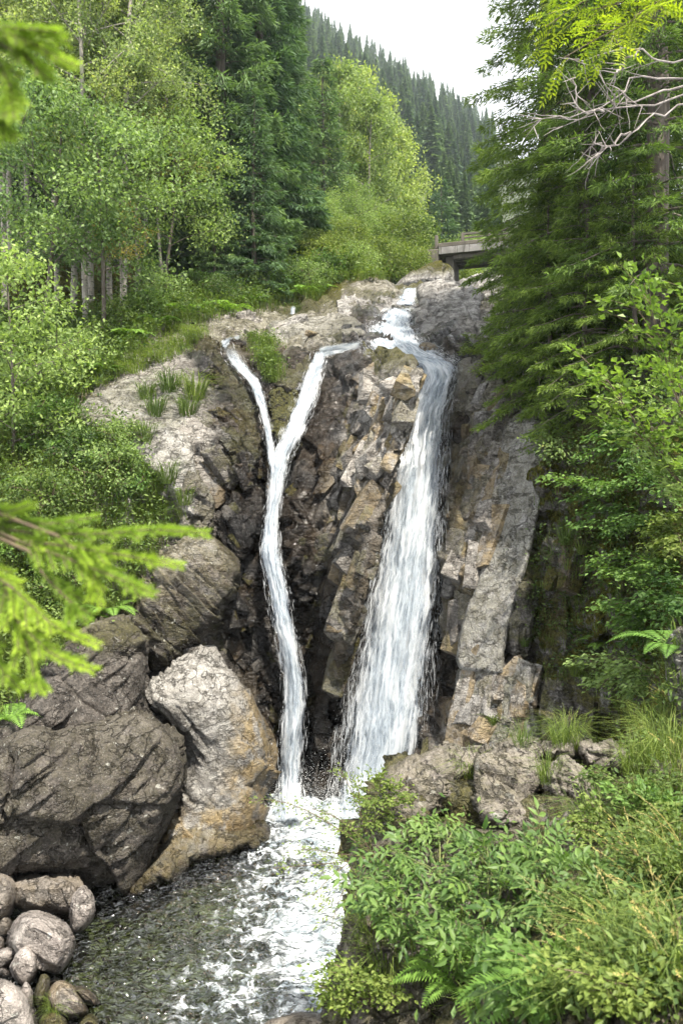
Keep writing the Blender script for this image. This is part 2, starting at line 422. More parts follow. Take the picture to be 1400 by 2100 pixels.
# channels worn by the falls
for k, rows in FALLS.items():
    r = np.array(rows, float)
    xl, xr = np.interp(GY.ravel(), r[:, 0], r[:, 1]), np.interp(GY.ravel(), r[:, 0], r[:, 2])
    yin = sstep(r[0, 0] - 25, r[0, 0], GY.ravel()) * (1 - sstep(r[-1, 0], r[-1, 0] + 25, GY.ravel()))
    c, w = (xl + xr) / 2, (xr - xl) / 2 + 14
    D0 += 0.35 * yin * np.exp(-((GX.ravel() - c) / w) ** 4)
v = P(GX.ravel(), GY.ravel(), D0)
f = grid_faces(len(gy), len(gx))
topc = np.interp(GX.ravel(), [-300, 640, 720, 820, 1005, 1030, 1600], [536, 536, 552, 582, 576, 536, 536])
f = f[(GY.ravel() >= topc)[f].all(1)]
n = vnormals(v, f)
gxr, gyr = GX.ravel(), GY.ravel()
rockness = sstep(560, 660, gyr) * np.where(gxr < 640, sstep(100, 300, gxr + (gyr - 800) * 0.15), 1.0)
amp = 0.2 + 0.16 * sstep(850, 1200, gyr)
amp = np.where(gxr > 1100, 0.3, amp)
v1 = roughen(v, n, 1.0, 1.25, 3, (1.1, 1, 0.6), (0.35, 0.45), 1.2, 0.8, np.where((gxr < 560)[:, None], [[0.75, 0.3, 0.6]], [[0.85, 0.25, -0.45]]), 1.2) - v
v = v + v1 * amp[:, None]
moss = sstep(1060, 1130, gxr) * sstep(840, 920, gyr) * 0.95 + 0.9 * (1 - rockness) + 0.35 * sstep(740, 690, gyr) * (gxr < 700)
ochre = np.exp(-((gxr - 950) / 42) ** 2) * sstep(900, 960, gyr) + 0.6 * np.exp(-((gxr - 655) / 60) ** 2) * sstep(950, 1100, gyr) + \
        0.9 * np.exp(-((gxr - 540 + (gyr - 1500) * -0.1) / 40) ** 2) * sstep(1330, 1450, gyr)
dark = sstep(1080, 1140, gxr) * 0.55 + 0.5 * sstep(425, 470, gxr) * (1 - sstep(700, 740, gxr)) * sstep(930, 1030, gyr) + 0.75 * np.exp(-((gxr - 300) / 120) ** 2) * sstep(1200, 1280, gyr)  # first term puts the spruces' shade on the right wall into its colour
bedrock = link('terrain', make_mesh('terrain', v, f, M['rock'], True,
               rock_attrs(v, 1.0, np.clip(dark, 0, 1), np.clip(moss, 0, 1), np.clip(ochre, 0, 1))), kind='structure',
               label='weathered gneiss bedrock of the ravine around both falls')

# ------------------------------------------------------------------ structure: valley floor and the far hill
def hill_z(x, y):
    k = sstep(70, 200, y)
    plane = 101 + 0.676 * (y - 200) - 0.6 * k * x
    near = 9.0 + (y - 33) * 0.40 + 0.28 * np.maximum(0, -x - 4) * (1 - k) + 0.5 * np.maximum(0, x - 16 - 0.1 * (y - 40)) * (1 - k)
    z = near + (plane - near) * sstep(48, 75, y)
    return z - 0.9 * np.maximum(0, y - 430) - 5 * (1 - sstep(31, 39, y))
yy = np.concatenate([np.arange(31, 60, 1.2), np.arange(60, 200, 4), np.arange(200, 560, 10)])
xx = np.linspace(-1, 1, 90)
HYg, U = np.meshgrid(yy, xx, indexing='ij')
HXg = U * (HYg * 0.95 + 20)
z = hill_z(HXg.ravel(), HYg.ravel()) + 0.5 * fbm(np.stack([HXg.ravel() * .15, HYg.ravel() * .15, 0 * HXg.ravel()], -1), 4, 8)
# stream bed in the valley
cx = 3.7 + (HYg.ravel() - 37) * 0.31
z -= 2.3 * np.exp(-((HXg.ravel() - cx) / 2.2) ** 2) * (1 - sstep(56, 70, HYg.ravel()))
v = np.stack([HXg.ravel(), HYg.ravel(), z - 0.35], -1)
link('hills', make_mesh('hills', v, grid_faces(len(yy), 90)[:, ::-1], M['forest_floor']), kind='structure', label='wooded valley side rising to the far ridge')

# ------------------------------------------------------------------ outline rocks
def outline_rock(name, poly, ctrl, bulge=0.5, back=0.7, edge=40, amp=0.12, scale=0.8, seed=1, dome=0.0, mat='rock', step=None,
                 aniso=(1, 1, 0.7), rot=(0.3, 0.4), fine=1.0, crack=0.6, parent=None, attrs=None, nb=(0.85, 0.25, -0.45), lay=1.0, **props):
    pl = poly_smooth(poly)
    lo, hi = pl.min(0), pl.max(0)
    size = max(hi - lo)
    st = step or max(1.8, size / 125)
    ax = np.arange(lo[0] - 2 * st, hi[0] + 2 * st, st); ay = np.arange(lo[1] - 2 * st, hi[1] + 2 * st, st)
    A, B = np.meshgrid(ax, ay); q = np.stack([A.ravel(), B.ravel()], -1)
    d, near = poly_sdf(pl, q)
    fa = grid_faces(len(ay), len(ax))
    keep = (d[fa] > 0).any(1)
    fa = fa[keep]
    used = np.unique(fa); remap = -np.ones(len(q), int); remap[used] = np.arange(len(used))
    q, d, near, fa = q[used], d[used], near[used], remap[fa]
    out = d < 0
    q[out] = near[out]; d = np.maximum(d, 0)
    if np.isscalar(ctrl):
        Dp = np.full(len(q), float(ctrl))
    else:
        c = np.array(ctrl, float)
        if len(c) > 3:
            Dp = rbf_fit(ctrl)(q[:, 0], q[:, 1])
        else:
            Aq = np.c_[np.ones(len(c)), c[:, :2] / 1000.0]; w = np.linalg.lstsq(Aq, 1 / c[:, 2], rcond=None)[0]
            Dp = 1 / (np.c_[np.ones(len(q)), q / 1000.0] @ w)
    t = np.minimum(d / edge, 1.0); h = np.sqrt(np.maximum(1 - (1 - t) ** 2, 0)); dm = d / (d.max() + 1e-9)
    Df = Dp - bulge * (h - 0.5) - dome * (dm * (2 - dm)); Db = Dp + bulge * 0.5 + back * h
    Df = np.where(out, Dp + bulge * 0.5, Df); Db = np.where(out, Dp + bulge * 0.5, Db)
    nv = len(q); vf = P(q[:, 0], q[:, 1], Df); vb = P(q[:, 0], q[:, 1], Db)
    # welded rim: the back sheet reuses the rim points of the front sheet
    bi = np.where(out, np.arange(nv), np.arange(nv) + nv)
    v = np.concatenate([vf, vb]); f = np.concatenate([fa, bi[fa][:, ::-1]])
    us = np.unique(f); rm = -np.ones(2 * nv, int); rm[us] = np.arange(len(us)); v, f = v[us], rm[f]
    n = vnormals(v, f)
    v = roughen(v, n, amp, scale, seed, aniso, rot, fine, crack, nb, lay)
    at = attrs or {}
    me = make_mesh(name, v, f, M[mat], True, rock_attrs(v, **{k: (a(v) if callable(a) else a) for k, a in at.items()}))
    o = link(name, me, parent, **props)
    return o

rock_n = [0]
def rock(label, poly, ctrl, name='boulder', category='rock', group=None, **kw):
    rock_n[0] += 1
    kw.setdefault('seed', 100 + 13 * rock_n[0])
    return outline_rock(name, poly, ctrl, label=label, category=category, group=group, **kw)

# masses of the ravine
rock('tall cracked grey rock rib standing between the two falls, moss on its crown',
     [(664, 735), (700, 713), (770, 711), (830, 726), (862, 762), (858, 800), (836, 850), (830, 900), (808, 960), (788, 1040), (768, 1120), (740, 1250), (700, 1350), (672, 1450), (645, 1620), (622, 1600), (622, 1450), (632, 1300), (642, 1150), (650, 1000), (655, 850)],
     [(760, 720, 21.0), (760, 760, 19.8), (740, 950, 18.1), (690, 1150, 17.3), (650, 1500, 16.5)], name='rock_rib', bulge=0.55, back=0.6, edge=55, amp=0.17, scale=1.1, rot=(0.5, -0.45), aniso=(1.1, 1, 0.5), fine=1.4, lay=1.4,
     attrs=dict(moss=lambda v: 0.75 * sstep(2.2, 3.4, v[:, 2]), ochre=lambda v: 0.55 * sstep(0.8, -2.5, v[:, 2]), dark=lambda v: 0.6 * sstep(0.4, -1.0, v[:, 2] + 0.3 * fbm(v * 0.8, 2, 4)), wet_k=lambda v: 0.15 + 0.75 * sstep(1.0, -0.6, v[:, 2])))
rock('smooth upright grey slab leaning beside the mossy wall',
     [(1040, 858), (1125, 868), (1124, 950), (1106, 1050), (1084, 1150), (1058, 1230), (1040, 1300), (1034, 1350), (1030, 1385), (985, 1380), (945, 1372), (936, 1345), (948, 1280), (974, 1200), (998, 1120), (1006, 1020), (1022, 940)],
     [(1080, 870, 16.0), (1100, 1000, 15.3), (1040, 1060, 15.58), (980, 1250, 15.1), (950, 1350, 14.9), (1015, 1340, 14.5)], name='rock_slab', bulge=0.16, back=0.8, edge=9, amp=0.028, scale=1.6, lay=0.8, mat='slab', rot=(0.2, -1.0), fine=0.7, crack=0.5, attrs=dict(moss=0.16, wet_k=0.2))
rock('fractured grey block below the smooth slab', [(940, 1372), (1008, 1364), (1060, 1395), (1100, 1440), (1108, 1530), (1000, 1560), (920, 1540), (930, 1440)],
     [(960, 1400, 14.9), (1080, 1450, 14.0), (1000, 1540, 14.2)], name='rock_block', mat='slab', bulge=0.45, back=0.6, edge=16, amp=0.12, scale=0.9, attrs=dict(moss=0.3, wet_k=0.5))
rock('ridged purple-grey rock wall between the large fall and the smooth slab',
     [(945, 760), (985, 745), (1030, 790), (1056, 870), (1046, 940), (1030, 1020), (1008, 1110), (960, 1260), (925, 1330), (905, 1250), (912, 1100), (918, 950), (915, 860)],
     [(985, 760, 19.4), (930, 950, 17.9), (1030, 950, 16.35), (920, 1250, 16.5), (960, 1200, 15.9)], name='rock_wall', bulge=0.3, back=0.6, edge=20, amp=0.12, scale=0.9, rot=(0.4, -0.8), aniso=(1, 1, 0.55), fine=1.3, lay=1.5, nb=(0.85, 0.3, -0.35),
     attrs=dict(ochre=lambda v: 0.75 * np.exp(-((v[:, 0] - 2.75 - 0.05 * v[:, 2]) / 0.35) ** 2) * sstep(1.6, 0.4, v[:, 2]), moss=0.25, wet_k=0.45))
rock('dark lichen-spotted boulder shoulder carrying grass and ferns on top',
     [(172, 1292), (215, 1277), (265, 1284), (298, 1322), (300, 1362), (292, 1470), (240, 1530), (120, 1560), (10, 1600), (-60, 1580), (-40, 1500), (40, 1450), (100, 1370), (150, 1318)],
     [(230, 1300, 13.7), (200, 1450, 13.3), (0, 1500, 12.6)], bulge=0.9, back=1.0, edge=36, amp=0.16, nb=(0.4, 0.3, -0.85), lay=1.1, scale=1.5, mat='rock_front', rot=(0.2, 0.9), attrs=dict(dark=lambda v: 0.75 * sstep(-2.2, -2.7, v[:, 2]) , moss=lambda v: 0.35 * sstep(-3.2, -2.6, v[:, 2])), fine=0.8)
rock('huge dark overhanging boulder at the edge of the pool',
     [(-60, 1590), (50, 1500), (120, 1500), (190, 1472), (260, 1460), (322, 1480), (366, 1522), (379, 1562), (372, 1610), (352, 1670), (325, 1730), (290, 1800), (270, 1850), (180, 1845), (60, 1815), (-60, 1800)],
     [(200, 1480, 13.0), (200, 1650, 12.5), (200, 1840, 12.9), (0, 1600, 11.9), (350, 1600, 13.2)], bulge=1.1, back=0.8, edge=42, amp=0.2, nb=(0.4, 0.3, -0.85), lay=1.1, scale=1.9, mat='rock_front', rot=(0.3, 0.7), attrs=dict(dark=lambda v: 0.76 * sstep(-3.4, -4.0, v[:, 2] + 0.25 * np.maximum(v[:, 0] + 3.0, 0)) , moss=0.08), crack=0.9)
rock('rounded pale grey rock with an ochre water-stained flank beside the narrow fall',
     [(298, 1398), (370, 1346), (420, 1308), (450, 1336), (500, 1410), (545, 1480), (562, 1560), (550, 1640), (536, 1705), (490, 1748), (420, 1756), (350, 1770), (300, 1760), (340, 1700), (376, 1600), (378, 1540), (340, 1480), (296, 1450)],
     [(420, 1320, 16.2), (430, 1450, 15.0), (550, 1600, 15.6), (430, 1740, 14.3), (330, 1600, 14.2)], bulge=0.8, back=0.9, edge=60, amp=0.10, scale=1.1, nb=(0.75, 0.2, 0.62), lay=2.4, mat='rock_pale', rot=(0.3, 1.0), aniso=(1, 1, 0.45), fine=1.3,
     attrs=dict(ochre=lambda v: np.clip(sstep(-2.5, -1.75, v[:, 0] - 0.12 * (v[:, 2] + 5)) + sstep(-5.9, -6.5, v[:, 2]), 0, 1), wet_k=0.6, moss=0.05))
rock('brown wet foot of rock dipping into the pool below the pale rock',
     [(345, 1700), (375, 1650), (420, 1665), (480, 1690), (540, 1690), (545, 1730), (480, 1752), (410, 1770), (350, 1810), (290, 1838), (262, 1832), (290, 1780)],
     [(400, 1690, 14.3), (500, 1740, 14.1), (290, 1830, 12.7)], name='rock_spur', bulge=0.55, back=0.8, edge=35, amp=0.08, scale=0.6, mat='rock', attrs=dict(ochre=0.75, dark=0.45, moss=0.15))
rock('overhanging brown rock bulge above the pale rounded rock',
     [(262, 1250), (320, 1160), (378, 1104), (430, 1104), (482, 1158), (482, 1205), (458, 1262), (428, 1310), (372, 1348), (318, 1372), (300, 1330), (262, 1290)],
     [(330, 1200, 16.2), (440, 1150, 16.7), (380, 1330, 16.0)], bulge=0.9, back=0.6, edge=38, amp=0.15, nb=(0.75, 0.2, 0.62), lay=1.6, scale=1.2, rot=(0.2, 1.0), aniso=(1, 1, 0.4), fine=1.4, attrs=dict(ochre=0.25, dark=lambda v: 0.35 + 0.5 * sstep(-2.0, -3.0, v[:, 2]), moss=0.2, wet_k=0.8))
rock('flat pale grey slab jutting out of the grassy bank', [(272, 885), (300, 877), (352, 876), (382, 900), (398, 950), (406, 1010), (402, 1060), (372, 1050), (340, 990), (290, 950)],
     [(330, 890, 18.2), (390, 980, 17.4), (330, 970, 17.5)], name='rock_slab', bulge=0.35, back=0.6, edge=16, amp=0.05, scale=0.9, mat='rock_pale', attrs=dict(moss=0.1))
rock('vertical brown rock edge below the flat pale slab', [(385, 960), (415, 985), (440, 1040), (436, 1100), (420, 1125), (396, 1090), (372, 1080), (370, 1040)],
     [(400, 980, 17.5), (430, 1100, 17.2), (380, 1080, 16.9)], name='rock_block', bulge=0.45, back=0.5, edge=18, amp=0.1, scale=0.5, attrs=dict(dark=0.35, moss=0.2))
rock('broad sunlit whaleback of pale bedrock with tufts of grass growing on it',
     [(136, 848), (200, 800), (300, 765), (385, 745), (432, 775), (446, 830), (438, 880), (400, 892), (280, 890), (180, 876)],
     [(300, 770, 21.2), (160, 850, 19.2), (400, 880, 18.8)], name='rock_whaleback', nb=(0.55, 0.35, 0.75), bulge=0.5, back=0.8, edge=40, amp=0.08, scale=1.1, mat='rock_pale', rot=(0.5, 0.5), aniso=(1, 1, 0.4), attrs=dict(moss=0.25))
rock('ribbed rock shoulder sloping down to the slender side stream',
     [(345, 700), (392, 672), (430, 690), (458, 735), (500, 790), (524, 850), (532, 930), (505, 985), (462, 990), (440, 940), (446, 850), (430, 770), (360, 745)],
     [(390, 680, 23.6), (450, 760, 21.0), (500, 850, 19.3), (480, 960, 18.2)], name='rock_shoulder', nb=(0.55, 0.35, 0.75), bulge=0.5, back=0.8, edge=35, amp=0.14, scale=0.8, rot=(0.9, 0.6), aniso=(1, 1, 0.28), fine=1.6, attrs=dict(moss=0.2, ochre=0.3, wet_k=1.0, dark=lambda v: 0.6 * sstep(1.5, 0.3, v[:, 2])))
rock('black wet ledge under the shoulder beside the narrow fall', [(440, 1070), (480, 1020), (535, 1000), (545, 1060), (525, 1120), (500, 1160), (455, 1130)],
     [(490, 1020, 17.9), (530, 1100, 17.6), (460, 1110, 17.3)], name='rock_ledge', bulge=0.5, nb=(0.55, 0.35, 0.75), back=0.5, edge=30, amp=0.1, scale=0.6, aniso=(1, 1, 0.4), attrs=dict(dark=0.6, wet_k=1.0))
rock('layered rock shelf between the side stream and the middle lip', [(540, 690), (560, 665), (620, 652), (690, 648), (735, 662), (742, 690), (700, 708), (640, 716), (570, 712)],
     [(620, 655, 26.0), (560, 705, 23.2), (720, 700, 22.6)], name='rock_shelf', nb=(0.55, 0.35, 0.75), bulge=0.4, back=0.8, edge=22, amp=0.1, scale=0.9, rot=(0.9, 0.4), aniso=(1, 1, 0.3), mat='rock_pale', attrs=dict(moss=0.2, wet_k=0.5))
rock('second lower rock shelf with a tuft of grass on its lip', [(532, 730), (560, 704), (620, 712), (650, 722), (636, 760), (606, 800), (560, 790), (540, 760)],
     [(580, 710, 22.6), (560, 780, 20.6), (640, 730, 21.3)], name='rock_shelf', nb=(0.55, 0.35, 0.75), bulge=0.5, back=0.6, edge=22, amp=0.11, scale=0.7, rot=(0.9, 0.3), aniso=(1, 1, 0.4), attrs=dict(moss=0.4, wet_k=0.8))
rock('dark mossy wedge of rock where the two slender streams meet', [(558, 800), (604, 796), (606, 840), (580, 890), (562, 910), (552, 870)],
     [(580, 800, 19.9), (570, 900, 18.9), (600, 840, 19.4)], name='rock_wedge', bulge=0.3, back=0.4, edge=16, amp=0.08, scale=0.5, attrs=dict(dark=0.7, moss=0.7))
rock('long pale rock step above the upper cascade', [(690, 620), (720, 605), (800, 612), (856, 622), (850, 634), (790, 640), (740, 664), (700, 650)],
     [(720, 610, 30.0), (850, 628, 29.0), (720, 655, 26.0)], name='rock_step', nb=(0.55, 0.35, 0.75), bulge=0.4, back=0.8, edge=16, amp=0.08, scale=0.8, mat='rock_pale', aniso=(1, 1, 0.4), attrs=dict(wet_k=0.3))
rock('low wedge of pale rock at the forest edge upstream', [(690, 606), (720, 585), (765, 572), (800, 580), (822, 604), (800, 618), (740, 622), (700, 620)],
     [(760, 575, 33.5), (700, 610, 31.5), (810, 612, 31.0)], name='rock_wedge', bulge=0.5, back=1.0, edge=22, amp=0.12, scale=1.0, aniso=(1, 1, 0.4), attrs=dict(moss=0.25, wet_k=0.2))
rock('massive square grey boulder beside the upper cascade', [(857, 592), (900, 578), (955, 582), (985, 605), (982, 660), (966, 708), (944, 738), (902, 736), (872, 704), (852, 664), (846, 640), (860, 630)],
     [(910, 580, 27.2), (860, 640, 26.0), (950, 720, 22.2), (980, 640, 24.5)], bulge=0.6, back=1.0, edge=20, amp=0.11, scale=1.4, mat='rock_pale', fine=0.8, attrs=dict(wet_k=0.1))
rock('pale boulder resting behind the massive square boulder', [(920, 590), (950, 572), (990, 560), (1030, 570), (1030, 620), (985, 612), (955, 590)],
     [(950, 580, 30.0), (1020, 570, 29.0), (1000, 615, 28.0)], bulge=0.7, back=1.0, edge=22, amp=0.1, scale=1.0, mat='rock_pale')
rock('small ochre stone wedged in the stream at the foot of the square boulder', [(858, 712), (872, 700), (896, 712), (900, 738), (876, 742), (860, 730)],
     22.0, bulge=0.4, back=0.4, edge=14, amp=0.06, scale=0.4, step=1.3, attrs=dict(ochre=0.8, wet_k=0.4))
rock('white and grey boulder capped with olive moss in front of the bridge', [(812, 590), (824, 572), (845, 552), (880, 541), (912, 544), (925, 560), (922, 586), (900, 596), (850, 596)],
     37.0, bulge=1.2, back=1.2, edge=30, amp=0.14, scale=1.2, step=1.3, mat='rock_pale', attrs=dict(moss=lambda v: 0.95 * sstep(10.4, 11.3, v[:, 2])))
rock('grey rock poking out of the ferns on the bank by the rill', [(452, 690), (458, 660), (466, 648), (472, 672), (470, 694)], 25.8, bulge=0.4, back=0.4, edge=9, amp=0.07, scale=0.5, step=1.3)
rock('pointed grey rock leaning beside the rill', [(476, 690), (486, 655), (500, 640), (520, 645), (534, 665), (530, 684), (500, 692)], 26.5, bulge=0.6, back=0.5, edge=14, amp=0.12, scale=0.6, step=1.4)
rock('white stone at the foot of the dark spruces', [(366, 580), (372, 562), (386, 558), (400, 566), (402, 580)], 32.0, bulge=0.5, back=0.5, edge=10, amp=0.08, scale=0.5, step=1.3, mat='rock_pale')
rock('grey stone under the bushes upstream of the layered shelf', [(690, 572), (698, 548), (712, 536), (722, 552), (722, 574)], 36.0, bulge=0.6, back=0.5, edge=12, amp=0.1, scale=0.6, step=1.3)
rock('grey outcrop half hidden among the spruce trunks', [(1296, 560), (1290, 530), (1305, 508), (1340, 500), (1352, 530), (1340, 562)], 17.5, bulge=0.6, back=0.6, edge=20, amp=0.12, scale=0.6, attrs=dict(moss=0.3, dark=0.3))
# mossy cushions and ledges of the shaded wall
for lab, poly, D in [
    ('yellow moss cushion on the corner of the shaded wall', [(1092, 960), (1120, 945), (1148, 950), (1152, 985), (1140, 1015), (1110, 1020), (1094, 1000)], 14.9),
    ('bright green moss cushion beneath the hanging hazel leaves', [(1218, 1120), (1240, 1100), (1290, 1098), (1312, 1120), (1290, 1150), (1240, 1156)], 13.2),
    ('long moss-covered rock snout low on the shaded wall', [(1212, 1260), (1240, 1220), (1280, 1215), (1290, 1260), (1262, 1300), (1225, 1330), (1208, 1310)], 13.0),
    ('mossy ledge with hanging grass above the dark hollow', [(1125, 1120), (1160, 1105), (1200, 1120), (1196, 1160), (1150, 1185), (1122, 1160)], 14.3),
    ('dark overhung block at the base of the shaded wall', [(1120, 1400), (1180, 1385), (1260, 1400), (1270, 1500), (1180, 1530), (1115, 1500)], 13.6),
    ('grey rock spur streaked with white under the mossy ledge', [(1042, 1290), (1060, 1210), (1085, 1200), (1096, 1260), (1098, 1340), (1075, 1370), (1045, 1350)], 14.7)]:
    m = 1.0 if 'moss' in lab and 'ledge' not in lab else 0.6
    if 'dark' in lab or 'spur' in lab: m = 0.25
    rock(lab, poly, D, name='moss_cushion' if 'cushion' in lab else 'rock_ledge', category='moss' if 'cushion' in lab else 'rock', bulge=0.7, back=0.6, edge=24, amp=0.12, scale=0.55, attrs=dict(moss=m * 1.4, dark=0.5, wet_k=0.2))  # dark carries the wall's shade in the colour of these pieces

# ------------------------------------------------------------------ angular joint blocks set into the bedrock round the falls
import bmesh
def block_mesh(seed, sx, sy, sz):
    """a broken, chamfered slab: jittered box, sliced by a few planes"""
    r = np.random.default_rng(seed); bm = bmesh.new()
    for x in (-1, 1):
        for y in (-1, 1):
            for z in (-1, 1):
                j = r.uniform(-0.34, 0.1, 3)
                bm.verts.new((x * sx * .5 * (1 + j[0]), y * sy * .5 * (1 + j[1]), z * sz * .5 * (1 + j[2] * .8)))
    bmesh.ops.convex_hull(bm, input=bm.verts)
    for k in range(4):
        nrm = Vector(r.normal(size=3) * np.array([1.0, 0.7, 1.3])).normalized(); ext = max(v.co.dot(nrm) for v in bm.verts)
        res = bmesh.ops.bisect_plane(bm, geom=bm.verts[:] + bm.edges[:] + bm.faces[:], plane_co=nrm * ext * r.uniform(.66, .92), plane_no=nrm, clear_outer=True)
        edges = [g for g in res['geom_cut'] if isinstance(g, bmesh.types.BMEdge)]
        if edges: bmesh.ops.contextual_create(bm, geom=edges)
    bmesh.ops.bevel(bm, geom=bm.edges[:], offset=0.016, segments=1, affect='EDGES', clamp_overlap=True)
    bmesh.ops.triangulate(bm, faces=bm.faces[:])
    bmesh.ops.subdivide_edges(bm, edges=[e for e in bm.edges if e.calc_length() > 0.12], cuts=2, use_grid_fill=True)
    bmesh.ops.triangulate(bm, faces=bm.faces[:]); bmesh.ops.recalc_face_normals(bm, faces=bm.faces[:])
    v = np.array([q.co for q in bm.verts]); bm.verts.index_update(); f = np.array([[q.index for q in p.verts] for p in bm.faces]); bm.free()
    return v, f
rb_ = np.random.default_rng(99)
REG = [((430, 900, 720, 1600), 170), ((720, 900, 850, 1400), 60), ((660, 760, 860, 930), 44), ((905, 760, 1045, 1480), 105), ((420, 690, 560, 1000), 52), ((300, 1090, 520, 1330), 40), ((540, 640, 760, 740), 16), ((1090, 900, 1280, 1500), 34), ((930, 1370, 1110, 1520), 18)]
bpy.context.view_layer.update(); dg0 = bpy.context.evaluated_depsgraph_get(); placed = []
for (x0, y0, x1, y1), cnt in REG:
    for k in range(cnt):
        px, py = rb_.uniform(x0, x1), rb_.uniform(y0, y1)
        dv = Vector(((px - HX) / F, 1.0, (HY - py) / F)).normalized()
        ok, loc, nor, idx, ob, mx = scene.ray_cast(dg0, Vector((0, 0, 0)), dv, distance=60)
        if not ok or ob.name.startswith(('rock_slab', 'shore', 'boulder')): continue
        p = np.array(loc); fd = fall_dist(p[None])[0]
        if fd < (0.62 if 640 < px < 900 else 0.42): continue
        h = 4.0
        q = [P(px + a_, py + b_, cliff_D([px + a_], [py + b_])[0]) for a_, b_ in ((-h, 0), (h, 0), (0, -h), (0, h))]
        n = np.cross(q[1] - q[0], q[3] - q[2]); n /= np.linalg.norm(n)
        if n[1] > 0: n = -n
        n = n + rb_.normal(size=3) * 0.16; n /= np.linalg.norm(n)
        jd = np.array([0.42, 0.2, -0.88]) if px < 560 else np.array([0.4, 0.35, 0.85]); jd = jd + rb_.normal(size=3) * 0.14
        y = jd - n * (jd @ n); y /= np.linalg.norm(y); x = np.cross(y, n)
        s = np.clip(fd * 0.8, 0.4, 0.85) * rb_.uniform(0.5, 1.25)
        v, f = block_mesh(1000 + len(placed), rb_.uniform(.35, .75) * s, rb_.uniform(.7, 1.9) * s, rb_.uniform(.35, .6) * s)
        w = p + v @ np.stack([x, y, n]) - n * (0.27 if 640 < px < 870 else 0.2) * s
        nn = vnormals(w, f); w = w + nn * (0.03 * fbm(w * 3.1, 3, 7) + 0.012 * fbm(w * 11, 2, 8))[:, None]
        low = sstep(0.8, -0.6, p[2]) if 430 < px < 800 else 0.0
        at_ = rock_attrs(w, 1.0 if px < 800 else 0.5, min(1.0, 0.4 * low + 0.15 * rb_.random() + (0.45 if px > 1090 else 0)), 0.7 if px > 1090 else 0.25 * (rb_.random() < .4), 0.8 * (rb_.random() < 0.42))  # blocks of the right wall get its shade as a darker colour
        link('block', make_mesh('block', w, f, M['rock'] if rb_.random() < .75 else M['rock_pale'], False, at_), bedrock); placed.append(p)
# ------------------------------------------------------------------ stones on the pool shore
SH = [
 ('tall rounded stone at the end of the stone shore', [(-60, 1768), (0, 1775), (30, 1810), (28, 1850), (8, 1885), (-60, 1915)], 0.8, 0.2),
 ('flat brown rock with gravel on top under the dark boulder', [(22, 1812), (60, 1800), (150, 1800), (172, 1830), (152, 1885), (80, 1874), (28, 1858)], 0.9, 0.3),
 ('smooth blue-grey oval stone standing half in the pool', [(148, 1840), (172, 1815), (190, 1840), (190, 1880), (168, 1912), (142, 1908)], 0.5, 0.0),
 ('big round pinkish boulder, the largest on the stone shore', [(12, 1935), (36, 1884), (75, 1872), (130, 1895), (152, 1925), (150, 1970), (128, 2008), (85, 2002), (28, 1968)], 1.1, 0.0),
 ('angular split grey stone leaning on the big round boulder', [(14, 1982), (50, 1938), (76, 1960), (80, 1995), (60, 2032), (32, 2022)], 0.7, 0.0),
 ('broad pink granite slab at the corner of the shore', [(-60, 1996), (0, 2004), (42, 2032), (72, 2082), (80, 2150), (-60, 2170)], 1.0, 0.0),
 ('narrow upright stone between the split stone and the mossy stones', [(68, 2040), (84, 1998), (100, 2006), (98, 2050), (76, 2078)], 0.5, 0.1),
 ('small grey stone with a pointed tip beside the pink slab', [(36, 2045), (52, 2012), (66, 2030), (66, 2070), (46, 2072)], 0.4, 0.0),
 ('ochre wet stone with a sprig of grass at the waterline', [(98, 2045), (122, 2018), (150, 2030), (180, 2074), (150, 2092), (108, 2080)], 0.5, 0.7),
 ('dark brown wet stone lying in the shallows', [(142, 2030), (168, 2020), (196, 2036), (213, 2058), (200, 2068), (172, 2066)], 0.5, 0.5),
 ('mossy yellow-brown stone low at the water edge', [(84, 2088), (110, 2074), (138, 2090), (140, 2130), (84, 2130)], 0.5, 0.9),
 ('small tan stone awash beside the mossy stone', [(160, 2096), (184, 2082), (206, 2096), (208, 2130), (160, 2130)], 0.4, 0.8),
 ('pink pointed stone under the big round boulder', [(-30, 1985), (0, 1950), (38, 1945), (30, 1970), (6, 1992)], 0.5, 0.0),
 ('grey stone tucked behind the split stone', [(-20, 2005), (0, 1980), (20, 1985), (20, 2005)], 0.3, 0.0),
 ('small dark stone between the tall stone and the round boulder', [(-10, 1905), (8, 1880), (22, 1895), (20, 1918), (0, 1925)], 0.35, 0.2),
 ('rounded cobble beside the round boulder above the split stone', [(-16, 1940), (-4, 1918), (10, 1925), (10, 1950), (-6, 1956)], 0.3, 0.0),
 ('little brown stone between the round boulder and the shallows', [(98, 2010), (114, 2000), (124, 2012), (116, 2022), (100, 2022)], 0.25, 0.4),
 ('grey cobble perched on the flat brown rock', [(116, 1800), (126, 1784), (140, 1790), (142, 1804), (128, 1808)], 0.22, 0.0),
 ('tan cobble at the edge of the flat brown rock', [(144, 1812), (156, 1796), (168, 1802), (168, 1818), (152, 1822)], 0.22, 0.1),
 ('pale flat stone breaking the surface below the rocky point', [(530, 2110), (560, 2090), (610, 2080), (655, 2084), (690, 2100), (690, 2140), (540, 2140)], 0.7, 0.3)]
